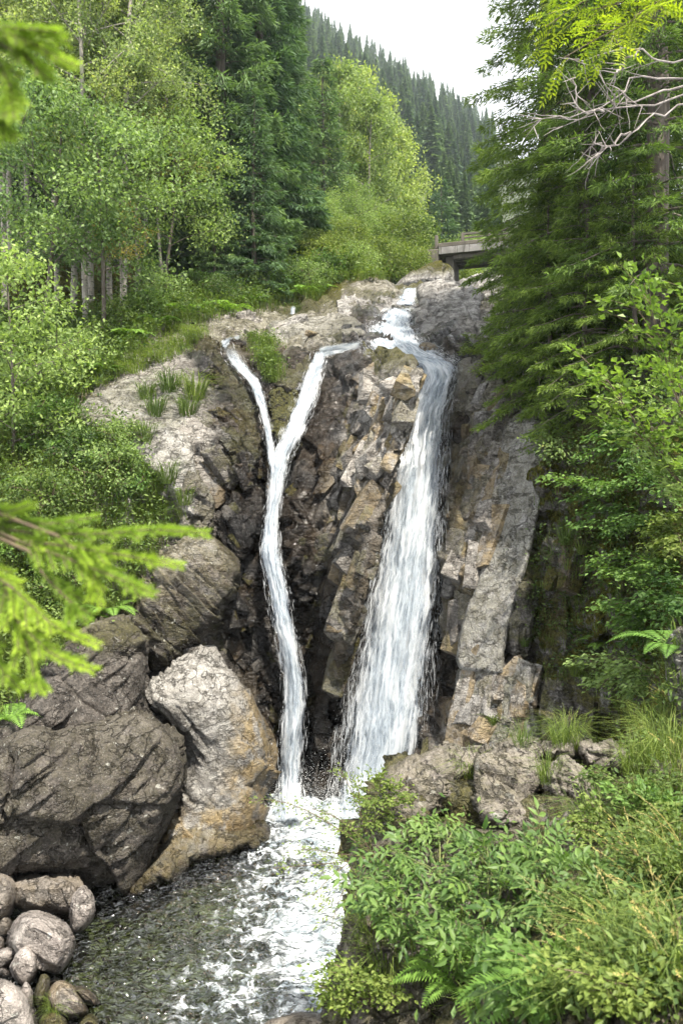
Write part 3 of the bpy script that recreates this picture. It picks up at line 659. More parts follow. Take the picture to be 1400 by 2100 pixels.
for lab, poly, th, oc in SH:
    base = max(p[1] for p in poly)
    base = min(base, 2140) if base > 2100 else base
    D = 10500.0 / (base - 1000.0)
    if 'cobble' in lab or 'pointed tip' in lab: D -= 0.15
    rock(lab, poly, D + th * 0.15, name='shore_stone', category='stone', group='stones along the shore of the pool', bulge=th, back=th * 0.5, edge=max(10, 30 * th), amp=0.03 + 0.02 * th, scale=0.8, lay=0.15,
         step=2.0, mat='stone' if 'pink' in lab or 'grey' in lab else 'rock_front', fine=0.6, crack=0.4, attrs=dict(ochre=oc, moss=0.6 if 'moss' in lab else 0.0, dark=0.25 if 'dark' in lab or 'brown' in lab else 0.0))

# ------------------------------------------------------------------ foreground outcrop and bank
FG = [(800, 1600, 6.5), (1050, 1560, 6.7), (1250, 1560, 6.9), (1330, 1500, 8.3), (1430, 1440, 9.2), (1430, 1560, 6.6), (1320, 1600, 6.3), (1430, 1700, 5.0), (1430, 2150, 2.7), (1250, 2150, 3.0),
      (1000, 2150, 3.9), (760, 2150, 4.6), (690, 2050, 5.3), (720, 1850, 5.7), (760, 1700, 6.2), (1000, 1750, 5.9), (1200, 1750, 5.3), (1000, 1950, 4.8), (1250, 1950, 3.9), (850, 1950, 5.1), (1600, 1500, 7.5), (1600, 2100, 2.6), (900, 2400, 3.3), (1500, 2500, 2.2)]
fgD = rbf_fit(FG)
lim = np.array([(790, 1560), (830, 1545), (1000, 1560), (1270, 1540), (1300, 1500), (1620, 1400), (1620, 2560), (600, 2560), (640, 2250), (672, 2080), (690, 2000), (706, 1860), (720, 1790), (750, 1690), (772, 1600)], float)
ax = np.arange(580, 1640, 5.0); ay = np.arange(1380, 2580, 5.0)
A, B = np.meshgrid(ax, ay); q = np.stack([A.ravel(), B.ravel()], -1)
d, near = poly_sdf(lim, q)
fa = grid_faces(len(ay), len(ax)); fa = fa[(d[fa] > 0).any(1)]
us = np.unique(fa); rm = -np.ones(len(q), int); rm[us] = np.arange(len(us)); q, d, near, fa = q[us], d[us], near[us], rm[fa]
out = d < 0; q[out] = near[out]; d = np.maximum(d, 0)
t = np.minimum(d / 90, 1); h = np.sqrt(1 - (1 - t) ** 2)
v = P(q[:, 0], q[:, 1], fgD(q[:, 0], q[:, 1]) + 1.3 * (1 - h))
# a skirt folds back from the rim, so the point has a real flank
rim = np.where(out)[0]
v0 = v
n = vnormals(v, fa)
v = roughen(v, n, 0.13, 0.6, 33, (1, 1, 0.7), (0.2, 0.3), 1.0, 0.7, (0.15, 0.2, 1.0))
rm_ = sstep(60, 0, d)
link('ground', make_mesh('ground', v, fa, M['rock_front'], True, rock_attrs(v, 0, 0.45, 0.55, 0.0)), kind='structure', label='earth and rock of the bank above the pool')

for lab, poly, D, nm in [
    ('sloping grey rock with a rounded nose at the tip of the outcrop', [(782, 1640), (800, 1582), (850, 1546), (950, 1526), (1005, 1534), (985, 1580), (935, 1610), (880, 1680), (815, 1700)], [(800, 1600, 6.6), (980, 1535, 6.9), (880, 1680, 6.2)], 'outcrop_rock'),
    ('upright cracked block in the middle of the outcrop', [(975, 1575), (990, 1542), (1045, 1519), (1102, 1520), (1108, 1575), (1090, 1640), (1100, 1700), (1010, 1690), (965, 1650)], [(1040, 1525, 6.7), (980, 1640, 6.2), (1090, 1680, 6.1)], 'outcrop_rock'),
    ('flat-topped block with bare red earth in front of it', [(1106, 1526), (1140, 1518), (1180, 1521), (1182, 1560), (1140, 1562), (1110, 1552)], 6.75, 'outcrop_rock'),
    ('square end block of the outcrop against the grassy bank', [(1183, 1522), (1225, 1515), (1266, 1518), (1282, 1565), (1240, 1590), (1190, 1578)], 6.75, 'outcrop_rock'),
    ('tilted wedge lying against the outcrop', [(1112, 1590), (1150, 1552), (1180, 1568), (1215, 1610), (1240, 1660), (1238, 1700), (1180, 1672), (1120, 1640)], 6.15, 'outcrop_rock'),
    ('low rock half sunk in the grass next to the outcrop', [(1290, 1575), (1320, 1562), (1370, 1566), (1420, 1580), (1420, 1620), (1340, 1606)], 6.3, 'outcrop_rock'),
    ('pitted pale stone standing in the grass by the shaded wall', [(1366, 1400), (1368, 1335), (1388, 1300), (1440, 1280), (1470, 1330), (1470, 1490), (1380, 1474)], 7.6, 'standing_stone'),
    ('dark rock wall under the compound-leaved bush', [(715, 1880), (740, 1770), (800, 1700), (900, 1690), (1060, 1700), (1120, 1760), (1080, 1900), (980, 2040), (860, 2120), (740, 2120), (690, 2040)], [(760, 1750, 6.0), (1050, 1720, 5.9), (960, 2030, 4.75), (720, 2080, 5.0)], 'rock_wall'),
    ]:
    rock(lab, poly, D, name=nm, bulge=0.3 if nm == 'outcrop_rock' else 0.4, back=0.35, edge=26, amp=0.06, scale=0.4, nb=(0.15, 0.2, 1.0), lay=1.0, mat='rock_front' if nm != 'standing_stone' else 'rock_pale',
         step=2.6, crack=0.9, attrs=dict(moss=0.2, dark=0.6 if nm == 'rock_wall' else 0.12, wet_k=0.0))

# ------------------------------------------------------------------ water
def mat_water():
    t = NT('pool_water'); p = t.pos()
    foam = t.attr('foam')
    vor = t.n("ShaderNodeTexVoronoi", feature="DISTANCE_TO_EDGE"); vor.inputs['Scale'].default_value = 3.2
    wob = t.n('ShaderNodeTexNoise'); t.l(p, wob.inputs['Vector']); wob.inputs['Scale'].default_value = 3.5; wob.inputs['Detail'].default_value = 4
    vm = t.n('ShaderNodeVectorMath', operation='MULTIPLY_ADD'); t.l(wob.outputs['Color'], vm.inputs[0]); vm.inputs[1].default_value = (0.7, 0.7, 0.7); t.l(p, vm.inputs[2])
    t.l(vm.outputs[0], vor.inputs['Vector'])
    lace = t.rng(vor.outputs['Distance'], 0.02, 0.16, 1.0, 0.0)
    n1 = t.noise(t.mapv(p, (1, 1.6, 1)), 2.6, 6, 0.65, 0.8)
    fm = t.math('ADD', t.math('MULTIPLY', foam, 0.86), t.math('MULTIPLY', t.math('ADD', t.math('MULTIPLY', t.math('SUBTRACT', n1, 0.5), 2.0), t.math('MULTIPLY', lace, 0.35)), t.rng(foam, 0.0, 0.35, 0.3, 1.0)))
    fm = t.rng(fm, 0.30, 1.0)
    rip = t.noise(t.mapv(p, (1.0, 2.1, 1.0), (0, 0, -0.55)), 3.6, 2.2, 0.5, 1.1)
    nrm = t.bump(rip, 1.0, 0.34)
    fr = t.n('ShaderNodeFresnel'); fr.inputs['IOR'].default_value = 1.5; t.l(nrm, fr.inputs['Normal'])
    gl = t.n('ShaderNodeBsdfGlossy'); gl.inputs['Roughness'].default_value = 0.04; gl.inputs['Color'].default_value = (1, 1, 1, 1); t.l(nrm, gl.inputs['Normal'])
    tr = t.n('ShaderNodeBsdfTransparent'); t.l(t.mix(foam, (0.52, 0.58, 0.45), (0.5, 0.58, 0.55)), tr.inputs['Color'])
    m1 = t.n('ShaderNodeMixShader'); t.l(t.math('MULTIPLY', fr.outputs[0], 2.6, True), m1.inputs[0]); t.l(tr.outputs[0], m1.inputs[1]); t.l(gl.outputs[0], m1.inputs[2])
    df = t.principled(Base_Color=t.mix(t.rng(n1, 0.35, 0.65), (0.26, 0.32, 0.36), (0.6, 0.63, 0.65)), Roughness=0.5, Normal=nrm)
    m2 = t.n('ShaderNodeMixShader'); t.l(fm, m2.inputs[0]); t.l(m1.outputs[0], m2.inputs[1]); t.l(df.outputs[0], m2.inputs[2])
    return t.end(m2.outputs[0])
M['water'] = mat_water()
def mat_bed():
    t = NT('stream_bed'); p = t.pos()
    vor = t.n('ShaderNodeTexVoronoi'); vor.inputs['Scale'].default_value = 2.6; t.l(p, vor.inputs['Vector'])
    n = t.noise(p, 1.2, 4, 0.6)
    col = t.mix(t.rng(n, 0.35, 0.65), (0.07, 0.08, 0.025), (0.27, 0.28, 0.14))
    col = t.mix(t.math('MULTIPLY', t.rng(vor.outputs['Distance'], 0.3, 0.7), 0.35), col, (0.1, 0.11, 0.07))
    return t.end(t.principled(Base_Color=col, Roughness=0.8).outputs[0])
M['bed'] = mat_bed()

gx = np.arange(-9.5, 4.5, 0.045); gyw = np.arange(6.8, 18.2, 0.05)
A, B = np.meshgrid(gx, gyw); x, y = A.ravel(), B.ravel()
p3 = np.stack([x, y, 0 * x], -1)
plunge = [(P(600, 1650, 16.1), 1.3), (P(780, 1650, 15.9), 2.2), (P(700, 1720, 14.6), 1.7), (P(740, 1850, 12.4), 1.9), (P(700, 1980, 10.7), 1.25), (P(640, 1900, 11.7), 1.0)]
foam = np.zeros(len(x))
for c, r in plunge:
    foam = np.maximum(foam, np.exp(-((x - c[0]) ** 2 + (y - c[1]) ** 2) / (r * r)))
foam = np.maximum(foam, 0.46 * np.exp(-((x - P(520, 2050, 10)[0]) ** 2 + (y - 10.2) ** 2) / 1.6))
ang = 0.9
r1 = np.stack([(x * math.cos(ang) + y * math.sin(ang)) * 1.0, (-x * math.sin(ang) + y * math.cos(ang)) * 2.3, 0 * x], -1)
hgt = 0.12 * fbm(r1 * 1.6, 4, 51, 0.6) + 0.09 * fbm(r1 * 3.6, 3, 61) + foam * (0.12 * fbm(p3 * 2.2, 4, 77) + 0.10 * np.exp(-((x - plunge[0][0][0]) ** 2 + (y - 16.0) ** 2) / 0.5) + 0.12 * np.exp(-((x - plunge[1][0][0]) ** 2 + (y - 15.8) ** 2) / 2))
v = np.stack([x, y, -7.0 + hgt], -1)
link('water', make_mesh('water', v, grid_faces(len(gyw), len(gx))[:, ::-1], M['water'], True, dict(foam=np.clip(foam, 0, 1))), kind='structure', label='rippled green pool with white foam below the falls')
gx = np.arange(-11, 6, 0.12); gyb = np.arange(5.5, 19, 0.12); A, B = np.meshgrid(gx, gyb)
p3 = np.stack([A.ravel(), B.ravel(), 0 * A.ravel()], -1)
h1, e1 = facet(p3 * 1.6, 9)
z = -7.62 + 0.22 * fbm(p3 * 0.6, 3, 4) + 0.07 * sstep(0.0, 0.5, e1) + 0.08 * h1 + 0.5 * sstep(-3.5, -6.0, A.ravel()) * sstep(13.5, 11, B.ravel()) + 0.4 * sstep(11, 9.5, B.ravel())
link('pool_bed', make_mesh('pool_bed', np.stack([A.ravel(), B.ravel(), z], -1), grid_faces(len(gyb), len(gx))[:, ::-1], M['bed']), kind='structure', label='stony bed under the pool')

def mat_fall(name, dens, tint):
    t = NT(name)
    uv = t.n('ShaderNodeUVMap', uv_map='flow').outputs[0]
    edge = t.attr('edge'); seed = t.attr('seed')
    off = t.n('ShaderNodeCombineXYZ'); t.l(seed, off.inputs['Z'])
    def coords(sc):
        va = t.n('ShaderNodeVectorMath', operation='ADD'); t.l(t.mapv(uv, sc), va.inputs[0]); t.l(off.outputs[0], va.inputs[1]); return va.outputs[0]
    n1 = t.noise(coords((2.6, 0.55, 1)), 1.0, 5, 0.65, 0.7)
    n2 = t.noise(coords((14, 1.15, 1)), 1.0, 4, 0.65, 0.5)
    n3 = t.noise(coords((36, 3.2, 1)), 1.0, 3, 0.7, 0.6)
    s = t.math('ADD', t.math('MULTIPLY', t.math('SUBTRACT', n1, 0.5), 2.0), t.math('ADD', t.math('MULTIPLY', t.math('SUBTRACT', n2, 0.5), 1.7), t.math('MULTIPLY', t.math('SUBTRACT', n3, 0.5), 0.8)))
    a = t.math('ADD', s, t.math('ADD', t.math('MULTIPLY', t.rng(edge, 0.0, 0.85), 1.3), dens - 0.85))
    a = t.rng(a, -0.18, 0.52)
    a = t.math('MULTIPLY', a, t.attr('fade'))
    col = t.mix(t.rng(s, -0.25, 0.45), tint, (0.7, 0.725, 0.75))
    d1 = t.n('ShaderNodeBsdfDiffuse'); t.l(col, d1.inputs['Color']); d2 = t.n('ShaderNodeBsdfTranslucent'); t.l(col, d2.inputs['Color'])
    nrm = t.bump(t.math('ADD', n2, t.math('MULTIPLY', n3, 0.5)), 0.35, 0.05); t.l(nrm, d1.inputs['Normal'])
    g = t.n('ShaderNodeBsdfGlossy'); g.inputs['Roughness'].default_value = 0.25; t.l(nrm, g.inputs['Normal'])
    m0 = t.n('ShaderNodeMixShader'); m0.inputs[0].default_value = 0.5; t.l(d1.outputs[0], m0.inputs[1]); t.l(d2.outputs[0], m0.inputs[2])
    m1 = t.n('ShaderNodeMixShader'); m1.inputs[0].default_value = 0.07; t.l(m0.outputs[0], m1.inputs[1]); t.l(g.outputs[0], m1.inputs[2])
    tr = t.n('ShaderNodeBsdfTransparent')
    m2 = t.n('ShaderNodeMixShader'); t.l(a, m2.inputs[0]); t.l(tr.outputs[0], m2.inputs[1]); t.l(m1.outputs[0], m2.inputs[2])
    return t.end(m2.outputs[0])
M['fall0'] = mat_fall('falling_water_body', 0.30, (0.3, 0.37, 0.46))
M['fall_thin'] = mat_fall('thin_falling_water', 0.10, (0.3, 0.37, 0.47))
M['fall1'] = mat_fall('falling_water_strands', -0.08, (0.46, 0.53, 0.6))

def fall_sheet(rows, widen, lift, seed, fade_top=0.3, ncol=40):
    r = np.array([(q[1], q[0], q[2], q[0], q[3]) if len(q) == 4 else q for q in rows], float)
    L = np.r_[0, np.cumsum(np.linalg.norm(np.diff((r[:, :2] + r[:, 2:4]) / 2, axis=0), axis=1))]
    tt = np.arange(0, L[-1] + 0.1, 5.0 if L[-1] > 120 else 3.0); m = len(tt)
    k = np.ones(7) / 7
    sm = lambda a: np.convolve(np.pad(a, 3, mode='edge'), k, 'valid') if m > 14 else a
    xa, ya, xb, yb, D = (sm(np.interp(tt, L, r[:, i])) for i in range(5))
    nz = lambda s, o: (5 * gnoise(np.stack([tt * .025, 0 * tt + o, 0 * tt + seed], -1), 5) + 3 * gnoise(np.stack([tt * .09, 0 * tt + o, 0 * tt + seed], -1), 6)) * s
    w = np.hypot(xb - xa, yb - ya); sc = np.clip(w / 45, 0.1, 1)
    ca, cb = (xa + xb) / 2, (ya + yb) / 2
    xa, xb = ca + (xa - ca) * widen - nz(sc, 0), ca + (xb - ca) * widen + nz(sc, 9)
    ya, yb = cb + (ya - cb) * widen, cb + (yb - cb) * widen
    u = np.linspace(0, 1, ncol); e = 1 - np.abs(2 * u - 1)
    px = xa[:, None] + (xb - xa)[:, None] * u; py = ya[:, None] + (yb - ya)[:, None] * u
    Dg = D[:, None] - lift * (0.35 + 0.65 * np.sqrt(e)[None])
    v = P(px.ravel(), py.ravel(), Dg.ravel())
    seg = np.r_[0, np.cumsum(np.linalg.norm(np.diff(P(ca, cb, D), axis=0), axis=1))]
    wm = w * widen / F * D
    uu = ((u[None] - 0.5) * wm[:, None]).ravel(); vv = np.repeat(seg, ncol)
    q = np.stack([uu * 4.5, vv * 0.6, np.full(len(uu), seed * 3.1)], -1)
    bump = 0.10 * fbm(q, 3, 13) + 0.05 * fbm(q * np.array([3, 2.0, 1]), 2, 14)
    f = grid_faces(m, ncol)
    v = v + vnormals(v, f) * bump[:, None]
    fade = sstep(0, fade_top, vv) * sstep(seg[-1], seg[-1] - 0.15, vv)
    return v, np.stack([uu, vv], -1), np.tile(e, m), fade, f

def waterfall(name, rows, label, layers, ncol, **kw):
    root = bpy.data.objects.new(name, None); C.objects.link(root)
    root.location = P((rows[-1][1] + rows[-1][2]) / 2, rows[-1][0], rows[-1][3]) if len(rows[0]) == 4 else P(rows[-1][0], rows[-1][1], rows[-1][4])
    set_props(root, kind='structure', label=label)
    inv = np.array(root.location)
    for li, (w, lift, seed, mt) in enumerate(layers):
        v, uv, e, fd, f = fall_sheet(rows, w, lift, seed, ncol=ncol, **kw)
        link('water_sheet' if li == 0 else 'water_strands', make_mesh('water_sheet', v - inv, f, M[mt], True, dict(edge=e, seed=np.full(len(v), seed * 7.7), fade=fd), uv), root)
    # loose threads and drops that break from the sheet
    r_ = np.random.default_rng(int(rows[0][0]) + len(rows)); G = strand_cards(rows, r_)
    link('water_threads', make_mesh('water_threads', G[0] - inv, G[1], M['thread'], False), root, kind='stuff')
    return root
def strand_cards(rows, r):
    q = np.array([(w[1], w[0], w[2], w[0], w[3]) if len(w) == 4 else w for w in rows], float)
    L = np.r_[0, np.cumsum(np.linalg.norm(np.diff(P((q[:, 0] + q[:, 2]) / 2, (q[:, 1] + q[:, 3]) / 2, q[:, 4]), axis=0), axis=1))]
    wm = float(np.mean(np.hypot(q[:, 2] - q[:, 0], q[:, 3] - q[:, 1]) / F * q[:, 4]))
    n = int(L[-1] * (12 + 300 * max(0.0, wm - 0.45))); t = r.random(n) * L[-1]
    u = np.where(r.random(n) < 0.4, r.choice([0.1, 0.9], n) + r.normal(size=n) * 0.06, r.random(n))
    def pt(t, u, lift):
        xa, ya, xb, yb, D = (np.interp(t, L, q[:, i]) for i in range(5))
        return P(xa + (xb - xa) * u, ya + (yb - ya) * u, D - lift)
    lift = r.uniform(0.1, 0.75, n) * min(1.0, wm / 0.8 + 0.3); ln = 0.05 + 0.38 * r.random(n) ** 2
    a = pt(t, u, lift); b_ = pt(np.minimum(t + ln, L[-1]), u + r.normal(size=n) * 0.01, lift)
    d = b_ - a; sd = np.cross(d, [0, 1.0, 0]); sd = sd / (np.linalg.norm(sd, axis=1, keepdims=True) + 1e-9) * (0.0015 + 0.005 * r.random(n) ** 2)[:, None]
    m = a + d * 0.55; v = np.stack([a, m + sd, b_, m - sd + np.array([0, -0.006, 0])], 1).reshape(-1, 3)
    return v, np.arange(4 * n).reshape(n, 4)
t = NT('water_thread'); m_ = t.n('ShaderNodeMixShader'); m_.inputs[0].default_value = 0.4
t.l(t.n('ShaderNodeBsdfTransparent').outputs[0], m_.inputs[1]); t.l(t.principled(Base_Color=(0.7, 0.73, 0.76), Roughness=0.4).outputs[0], m_.inputs[2]); M['thread'] = t.end(m_.outputs[0])
L3 = [(1.12, 0.25, 1.0, 'fall0'), (1.25, 0.45, 2.0, 'fall1'), (1.1, 0.65, 3.0, 'fall1')]
T3 = [(1.2, 0.2, 1.0, 'fall_thin'), (1.3, 0.35, 2.0, 'fall1'), (1.05, 0.5, 3.0, 'fall1')]
T2 = [(1.1, 0.12, 1.0, 'fall1'), (1.15, 0.22, 4.0, 'fall1'), (1.0, 0.3, 6.0, 'fall1')]
T1 = [(1.5, 0.1, 1.0, 'fall1'), (1.5, 0.16, 4.0, 'fall1')]
waterfall('waterfall', FALLS['big'], 'broad white waterfall plunging past the rock rib into the pool', L3, 60)
waterfall('waterfall', FALLS['mid'], 'narrow white waterfall running down the dark cleft', T3, 36)
waterfall('waterfall', FALLS['side'], 'slender side stream sliding off the rock shoulder into the narrow fall', T2, 20, fade_top=2.5)
waterfall('waterfall', FALLS['rill'], 'tiny rill dropping between the ferns above the layered shelf', L3[:2], 8)
waterfall('waterfall', FALLS['upper'], 'white riffle of the stream below the mossy boulder', L3[:2], 14, fade_top=0.05)

waterfall('waterfall', [(745, 694, 742, 722, 22.4), (715, 700, 712, 726, 21.7), (685, 704, 680, 732, 21.1), (660, 708, 655, 738, 20.75), (636, 716, 668, 742, 20.5)], 'shallow sheet of water feeding the lip of the narrow fall', T1, 12, fade_top=0.4)
waterfall('waterfall', [(500, 684, 500, 694, 24.0), (470, 690, 468, 706, 22.6), (448, 700, 462, 722, 21.9)], 'thin film of water feeding the slender side stream', T1, 12, fade_top=0.5)
# spray: fine drops thrown up where the falls land
def drops(n, c, s, seed, up):
    r = np.random.default_rng(seed)
    p = c + r.normal(size=(n, 3)) * np.array(s)
    p[:, 2] = np.maximum(p[:, 2], -6.98) + 0
    z = np.abs(r.normal(size=n)) * up; p[:, 2] = -6.95 + z
    rad = 0.0015 + 0.0045 * r.random(n) ** 4
    a = r.normal(size=(n, 3)); a /= np.linalg.norm(a, axis=1, keepdims=True); b = np.cross(a, r.normal(size=(n, 3))); b /= np.linalg.norm(b, axis=1, keepdims=True); cc = np.cross(a, b)
    tet = np.array([[1, 1, 1], [1, -1, -1], [-1, 1, -1], [-1, -1, 1]]) * 0.8
    v = p[:, None] + rad[:, None, None] * (tet[None, :, :1] * a[:, None] + tet[None, :, 1:2] * b[:, None] + tet[None, :, 2:] * cc[:, None])
    f = np.array([[0, 1, 2], [0, 3, 1], [0, 2, 3], [1, 3, 2]])[None] + 4 * np.arange(n)[:, None, None]
    return v.reshape(-1, 3), f.reshape(-1, 3)
t = NT('spray'); M['spray'] = t.end(t.principled(Base_Color=(0.85, 0.88, 0.9), Roughness=0.3).outputs[0])
vs_, fs_, o_ = [], [], 0
for n_, c_, s_, u_ in [(4000, P(598, 1650, 16.0), (0.5, 0.35, 0), 0.35), (9000, P(780, 1660, 15.6), (1.15, 0.5, 0), 0.7)]:
    vv, ff = drops(n_, c_, s_, n_, u_); vs_.append(vv); fs_.append(ff + o_); o_ += len(vv)
link('spray', make_mesh('spray', np.concatenate(vs_), np.concatenate(fs_), M['spray'], False), kind='stuff', label='fine spray thrown up where the falls hit the pool')
# ------------------------------------------------------------------ bridge
def box(lo, hi):
    lo, hi = np.array(lo, float), np.array(hi, float)
    v = np.array([[x, y, z] for x in (0, 1) for y in (0, 1) for z in (0, 1)]) * (hi - lo) + lo
    f = np.array([[0, 1, 3, 2], [4, 6, 7, 5], [0, 4, 5, 1], [2, 3, 7, 6], [0, 2, 6, 4], [1, 5, 7, 3]])
    return v, f
def mat_concrete(name, ca, cb):
    t = NT(name); p = t.pos()
    a = t.noise(p, 1.5, 5, 0.6); b = t.noise(t.mapv(p, (3, 3, 0.3)), 1.6, 5, 0.6); c = t.noise(p, 20, 3, 0.6)
    col = t.mix(t.rng(a, 0.3, 0.7), ca, cb); col = t.mix(t.rng(b, 0.5, 0.65, 0, 0.8), col, (0.06, 0.055, 0.045))
    return t.end(t.principled(Base_Color=col, Roughness=0.9, Normal=t.bump(c, 0.6, 0.03)).outputs[0])
M['concrete'] = mat_concrete('weathered_concrete', (0.25, 0.24, 0.23), (0.15, 0.145, 0.135))  # concrete tones lowered to carry the shade the bridge stands in
M['concrete_dark'] = mat_concrete('dark_concrete', (0.08, 0.07, 0.055), (0.13, 0.115, 0.095))
br = bpy.data.objects.new('bridge', None); C.objects.link(br)
o0 = P(899, 507.5, 48.0)
br.location = o0; br.rotation_euler = (0, 0, math.atan2(-0.3, 0.95))
set_props(br, label='old concrete road bridge crossing the stream above the falls', category='bridge')
def bpart(name, lo, hi, mat, bev=0.02, ripple=0.0):
    v, f = box(lo, hi)
    me = make_mesh(name, v, f, M[mat], False)
    o = link(name, me, br); b = o.modifiers.new('bevel', 'BEVEL'); b.width = bev; b.segments = 2
    return o
bpart('deck', (-0.02, 0.06, -0.47), (9, 3.2, -0.02), 'concrete_dark')
for k in range(9):
    bpart('fascia_panel', (0.0 + k * 1.0, -0.02, -0.46), (0.985 + k * 1.0, 0.055, 0.0), 'concrete')
bpart('kerb', (-0.05, 0.02, 0.003), (9, 0.4, 0.30), 'concrete_dark', 0.05)
bpart('far_kerb', (-0.05, 2.8, 0.003), (9, 3.15, 0.30), 'concrete_dark', 0.05)
for k in range(5):
    bpart('post', (-0.28 + 1.72 * k, 0.1, 0.0 if k == 0 else 0.3), (-0.08 + 1.72 * k, 0.3, 0.86), 'concrete_dark', 0.03)
for k in range(1, 4):
    bpart('rail', (-0.075 + 1.72 * k, 0.13, 0.70), (1.43 + 1.72 * k, 0.27, 0.84), 'concrete_dark', 0.02)
    bpart('rail', (-0.075 + 1.72 * k, 0.15, 0.48), (1.43 + 1.72 * k, 0.25, 0.58), 'concrete_dark', 0.02)
bpart('abutment', (-1.4, 0.0, -3.2), (-0.03, 3.0, -0.05), 'concrete_dark', 0.08)
bpart('pier', (0.35, 0.6, -3.5), (0.9, 2.9, -0.475), 'concrete_dark', 0.04)
for k in range(4):
    bpart('girder', (0.91, 0.3 + 0.75 * k, -0.75), (9, 0.55 + 0.75 * k, -0.475), 'concrete_dark', 0.02)

# ------------------------------------------------------------------ ray casts from photo pixels onto what stands there
bpy.context.view_layer.update()
dg = bpy.context.evaluated_depsgraph_get()
WATERN = ('water', 'waterfall', 'spray', 'water_sheet', 'water_strands', 'water_threads')
def hit(px, py, far=500.0):
    d = Vector(((px - HX) / F, 1.0, (HY - py) / F)).normalized(); o = Vector((0, 0, 0))
    for _ in range(8):
        ok, loc, nor, idx, ob, mx = scene.ray_cast(dg, o, d, distance=far)
        if not ok: return None
        if ob.name.split('.')[0] in WATERN:
            o = loc + d * 0.02; continue
        if nor.dot(d) > 0: nor = -nor
        return np.array(loc), np.array(nor)
    return None
def drop(x, y, z0=400.0):
    """ground height under a point"""
    o = Vector((x, y, z0))
    for _ in range(6):
        ok, loc, nor, idx, ob, mx = scene.ray_cast(dg, o, Vector((0, 0, -1)), distance=900)
        if not ok: return -7.0
        if ob.name.split('.')[0] in WATERN + ('bridge', 'deck', 'kerb', 'rail', 'post', 'fascia_panel', 'far_kerb'):
            o = loc - Vector((0, 0, 0.02)); continue
        return loc.z
    return -7.0
def at(px, D):
    """point on the ground in the direction of a photo column at a distance"""
    x = (px - HX) / F * D
    return np.array([x, D, drop(x, D)])
def in_poly(poly, n, r):
    poly = np.array(poly, float); lo, hi = poly.min(0), poly.max(0); out = []
    while len(out) < n:
        q = r.uniform(lo, hi, (n * 2, 2)); d, _ = poly_sdf(poly, q); out += list(q[d > 0])
    return np.array(out[:n])

# ------------------------------------------------------------------ plant materials
def mat_leaf(name, dark, light, accent=None, acc=0.0, trans=0.35, rough=0.5, spec=0.2, patch=0.5):
    t = NT(name)
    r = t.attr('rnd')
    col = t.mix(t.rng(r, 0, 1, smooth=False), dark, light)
    oi = t.n('ShaderNodeObjectInfo').outputs['Random']
    col = t.mix(1.0, col, t.mix(oi, (0.7, 0.76, 0.76), (1.28, 1.2, 1.02)), 'MULTIPLY')
    if accent: col = t.mix(t.rng(t.noise(t.pos(), 2.2, 3), 0.62 - acc, 0.75 - acc), col, accent)
    b = t.principled(Base_Color=col, Roughness=rough)
    b.inputs['Specular IOR Level'].default_value = spec
    tl = t.n('ShaderNodeBsdfTranslucent'); t.l(t.mix(1.0, col, (1.15, 1.25, 0.55), 'MULTIPLY'), tl.inputs['Color'])
    m = t.n('ShaderNodeMixShader'); m.inputs[0].default_value = trans
    t.l(b.outputs[0], m.inputs[1]); t.l(tl.outputs[0], m.inputs[2])
    return t.end(m.outputs[0])
def mat_bark(name, a, b, marks=None):
    t = NT(name); tc = t.n('ShaderNodeTexCoord').outputs['Object']
    n = t.noise(t.mapv(tc, (6, 6, 1.2)), 2.0, 5, 0.65); m = t.noise(t.mapv(tc, (3, 3, 14)), 1.3, 4, 0.6)
    col = t.mix(t.rng(n, 0.35, 0.65), a, b)
    if marks: col = t.mix(t.rng(m, 0.56, 0.62), col, marks)
    return t.end(t.principled(Base_Color=col, Roughness=0.9, Normal=t.bump(n, 0.7, 0.02)).outputs[0])
M['needle'] = mat_leaf('spruce_needles', (0.035, 0.07, 0.022), (0.24, 0.34, 0.07), trans=0.32, rough=0.55)
M['needle_blue'] = mat_leaf('dark_spruce_needles', (0.050, 0.095, 0.056), (0.179, 0.280, 0.123), trans=0.28, rough=0.6)
M['needle_far'] = mat_leaf('far_spruce_needles', (0.05, 0.095, 0.06), (0.15, 0.22, 0.11), trans=0.25, rough=0.7)
M['needle_near'] = mat_leaf('young_spruce_needles', (0.08, 0.16, 0.02), (0.36, 0.50, 0.07), trans=0.42, rough=0.45)
M['aspen'] = mat_leaf('aspen_leaves', (0.16, 0.22, 0.075), (0.42, 0.5, 0.18), (0.45, 0.44, 0.12), 0.02, 0.45)
M['birch'] = mat_leaf('birch_leaves', (0.120, 0.174, 0.072), (0.432, 0.504, 0.216), (0.456, 0.444, 0.144), 0.0, 0.45)
M['alder'] = mat_leaf('alder_leaves', (0.090, 0.150, 0.054), (0.300, 0.408, 0.156), trans=0.42)
M['autumn'] = mat_leaf('turning_leaves', (0.232, 0.203, 0.072), (0.493, 0.420, 0.174), trans=0.4)
M['bush'] = mat_leaf('bush_leaves', (0.071, 0.118, 0.029), (0.227, 0.286, 0.084), (0.302, 0.277, 0.076), -0.06, 0.42)
M['shade_bush'] = mat_leaf('shade_leaves', (0.051, 0.109, 0.029), (0.189, 0.304, 0.080), trans=0.4)
M['elder'] = mat_leaf('compound_leaves', (0.038, 0.088, 0.018), (0.143, 0.227, 0.063), (0.185, 0.218, 0.042), -0.05, 0.34, 0.5, 0.35)
M['hazel'] = mat_leaf('hazel_leaves', (0.050, 0.105, 0.021), (0.151, 0.235, 0.050), trans=0.4, rough=0.42)
M['rowan'] = mat_leaf('rowan_leaves', (0.138, 0.218, 0.017), (0.333, 0.391, 0.034), (0.437, 0.299, 0.023), -0.02, 0.5)
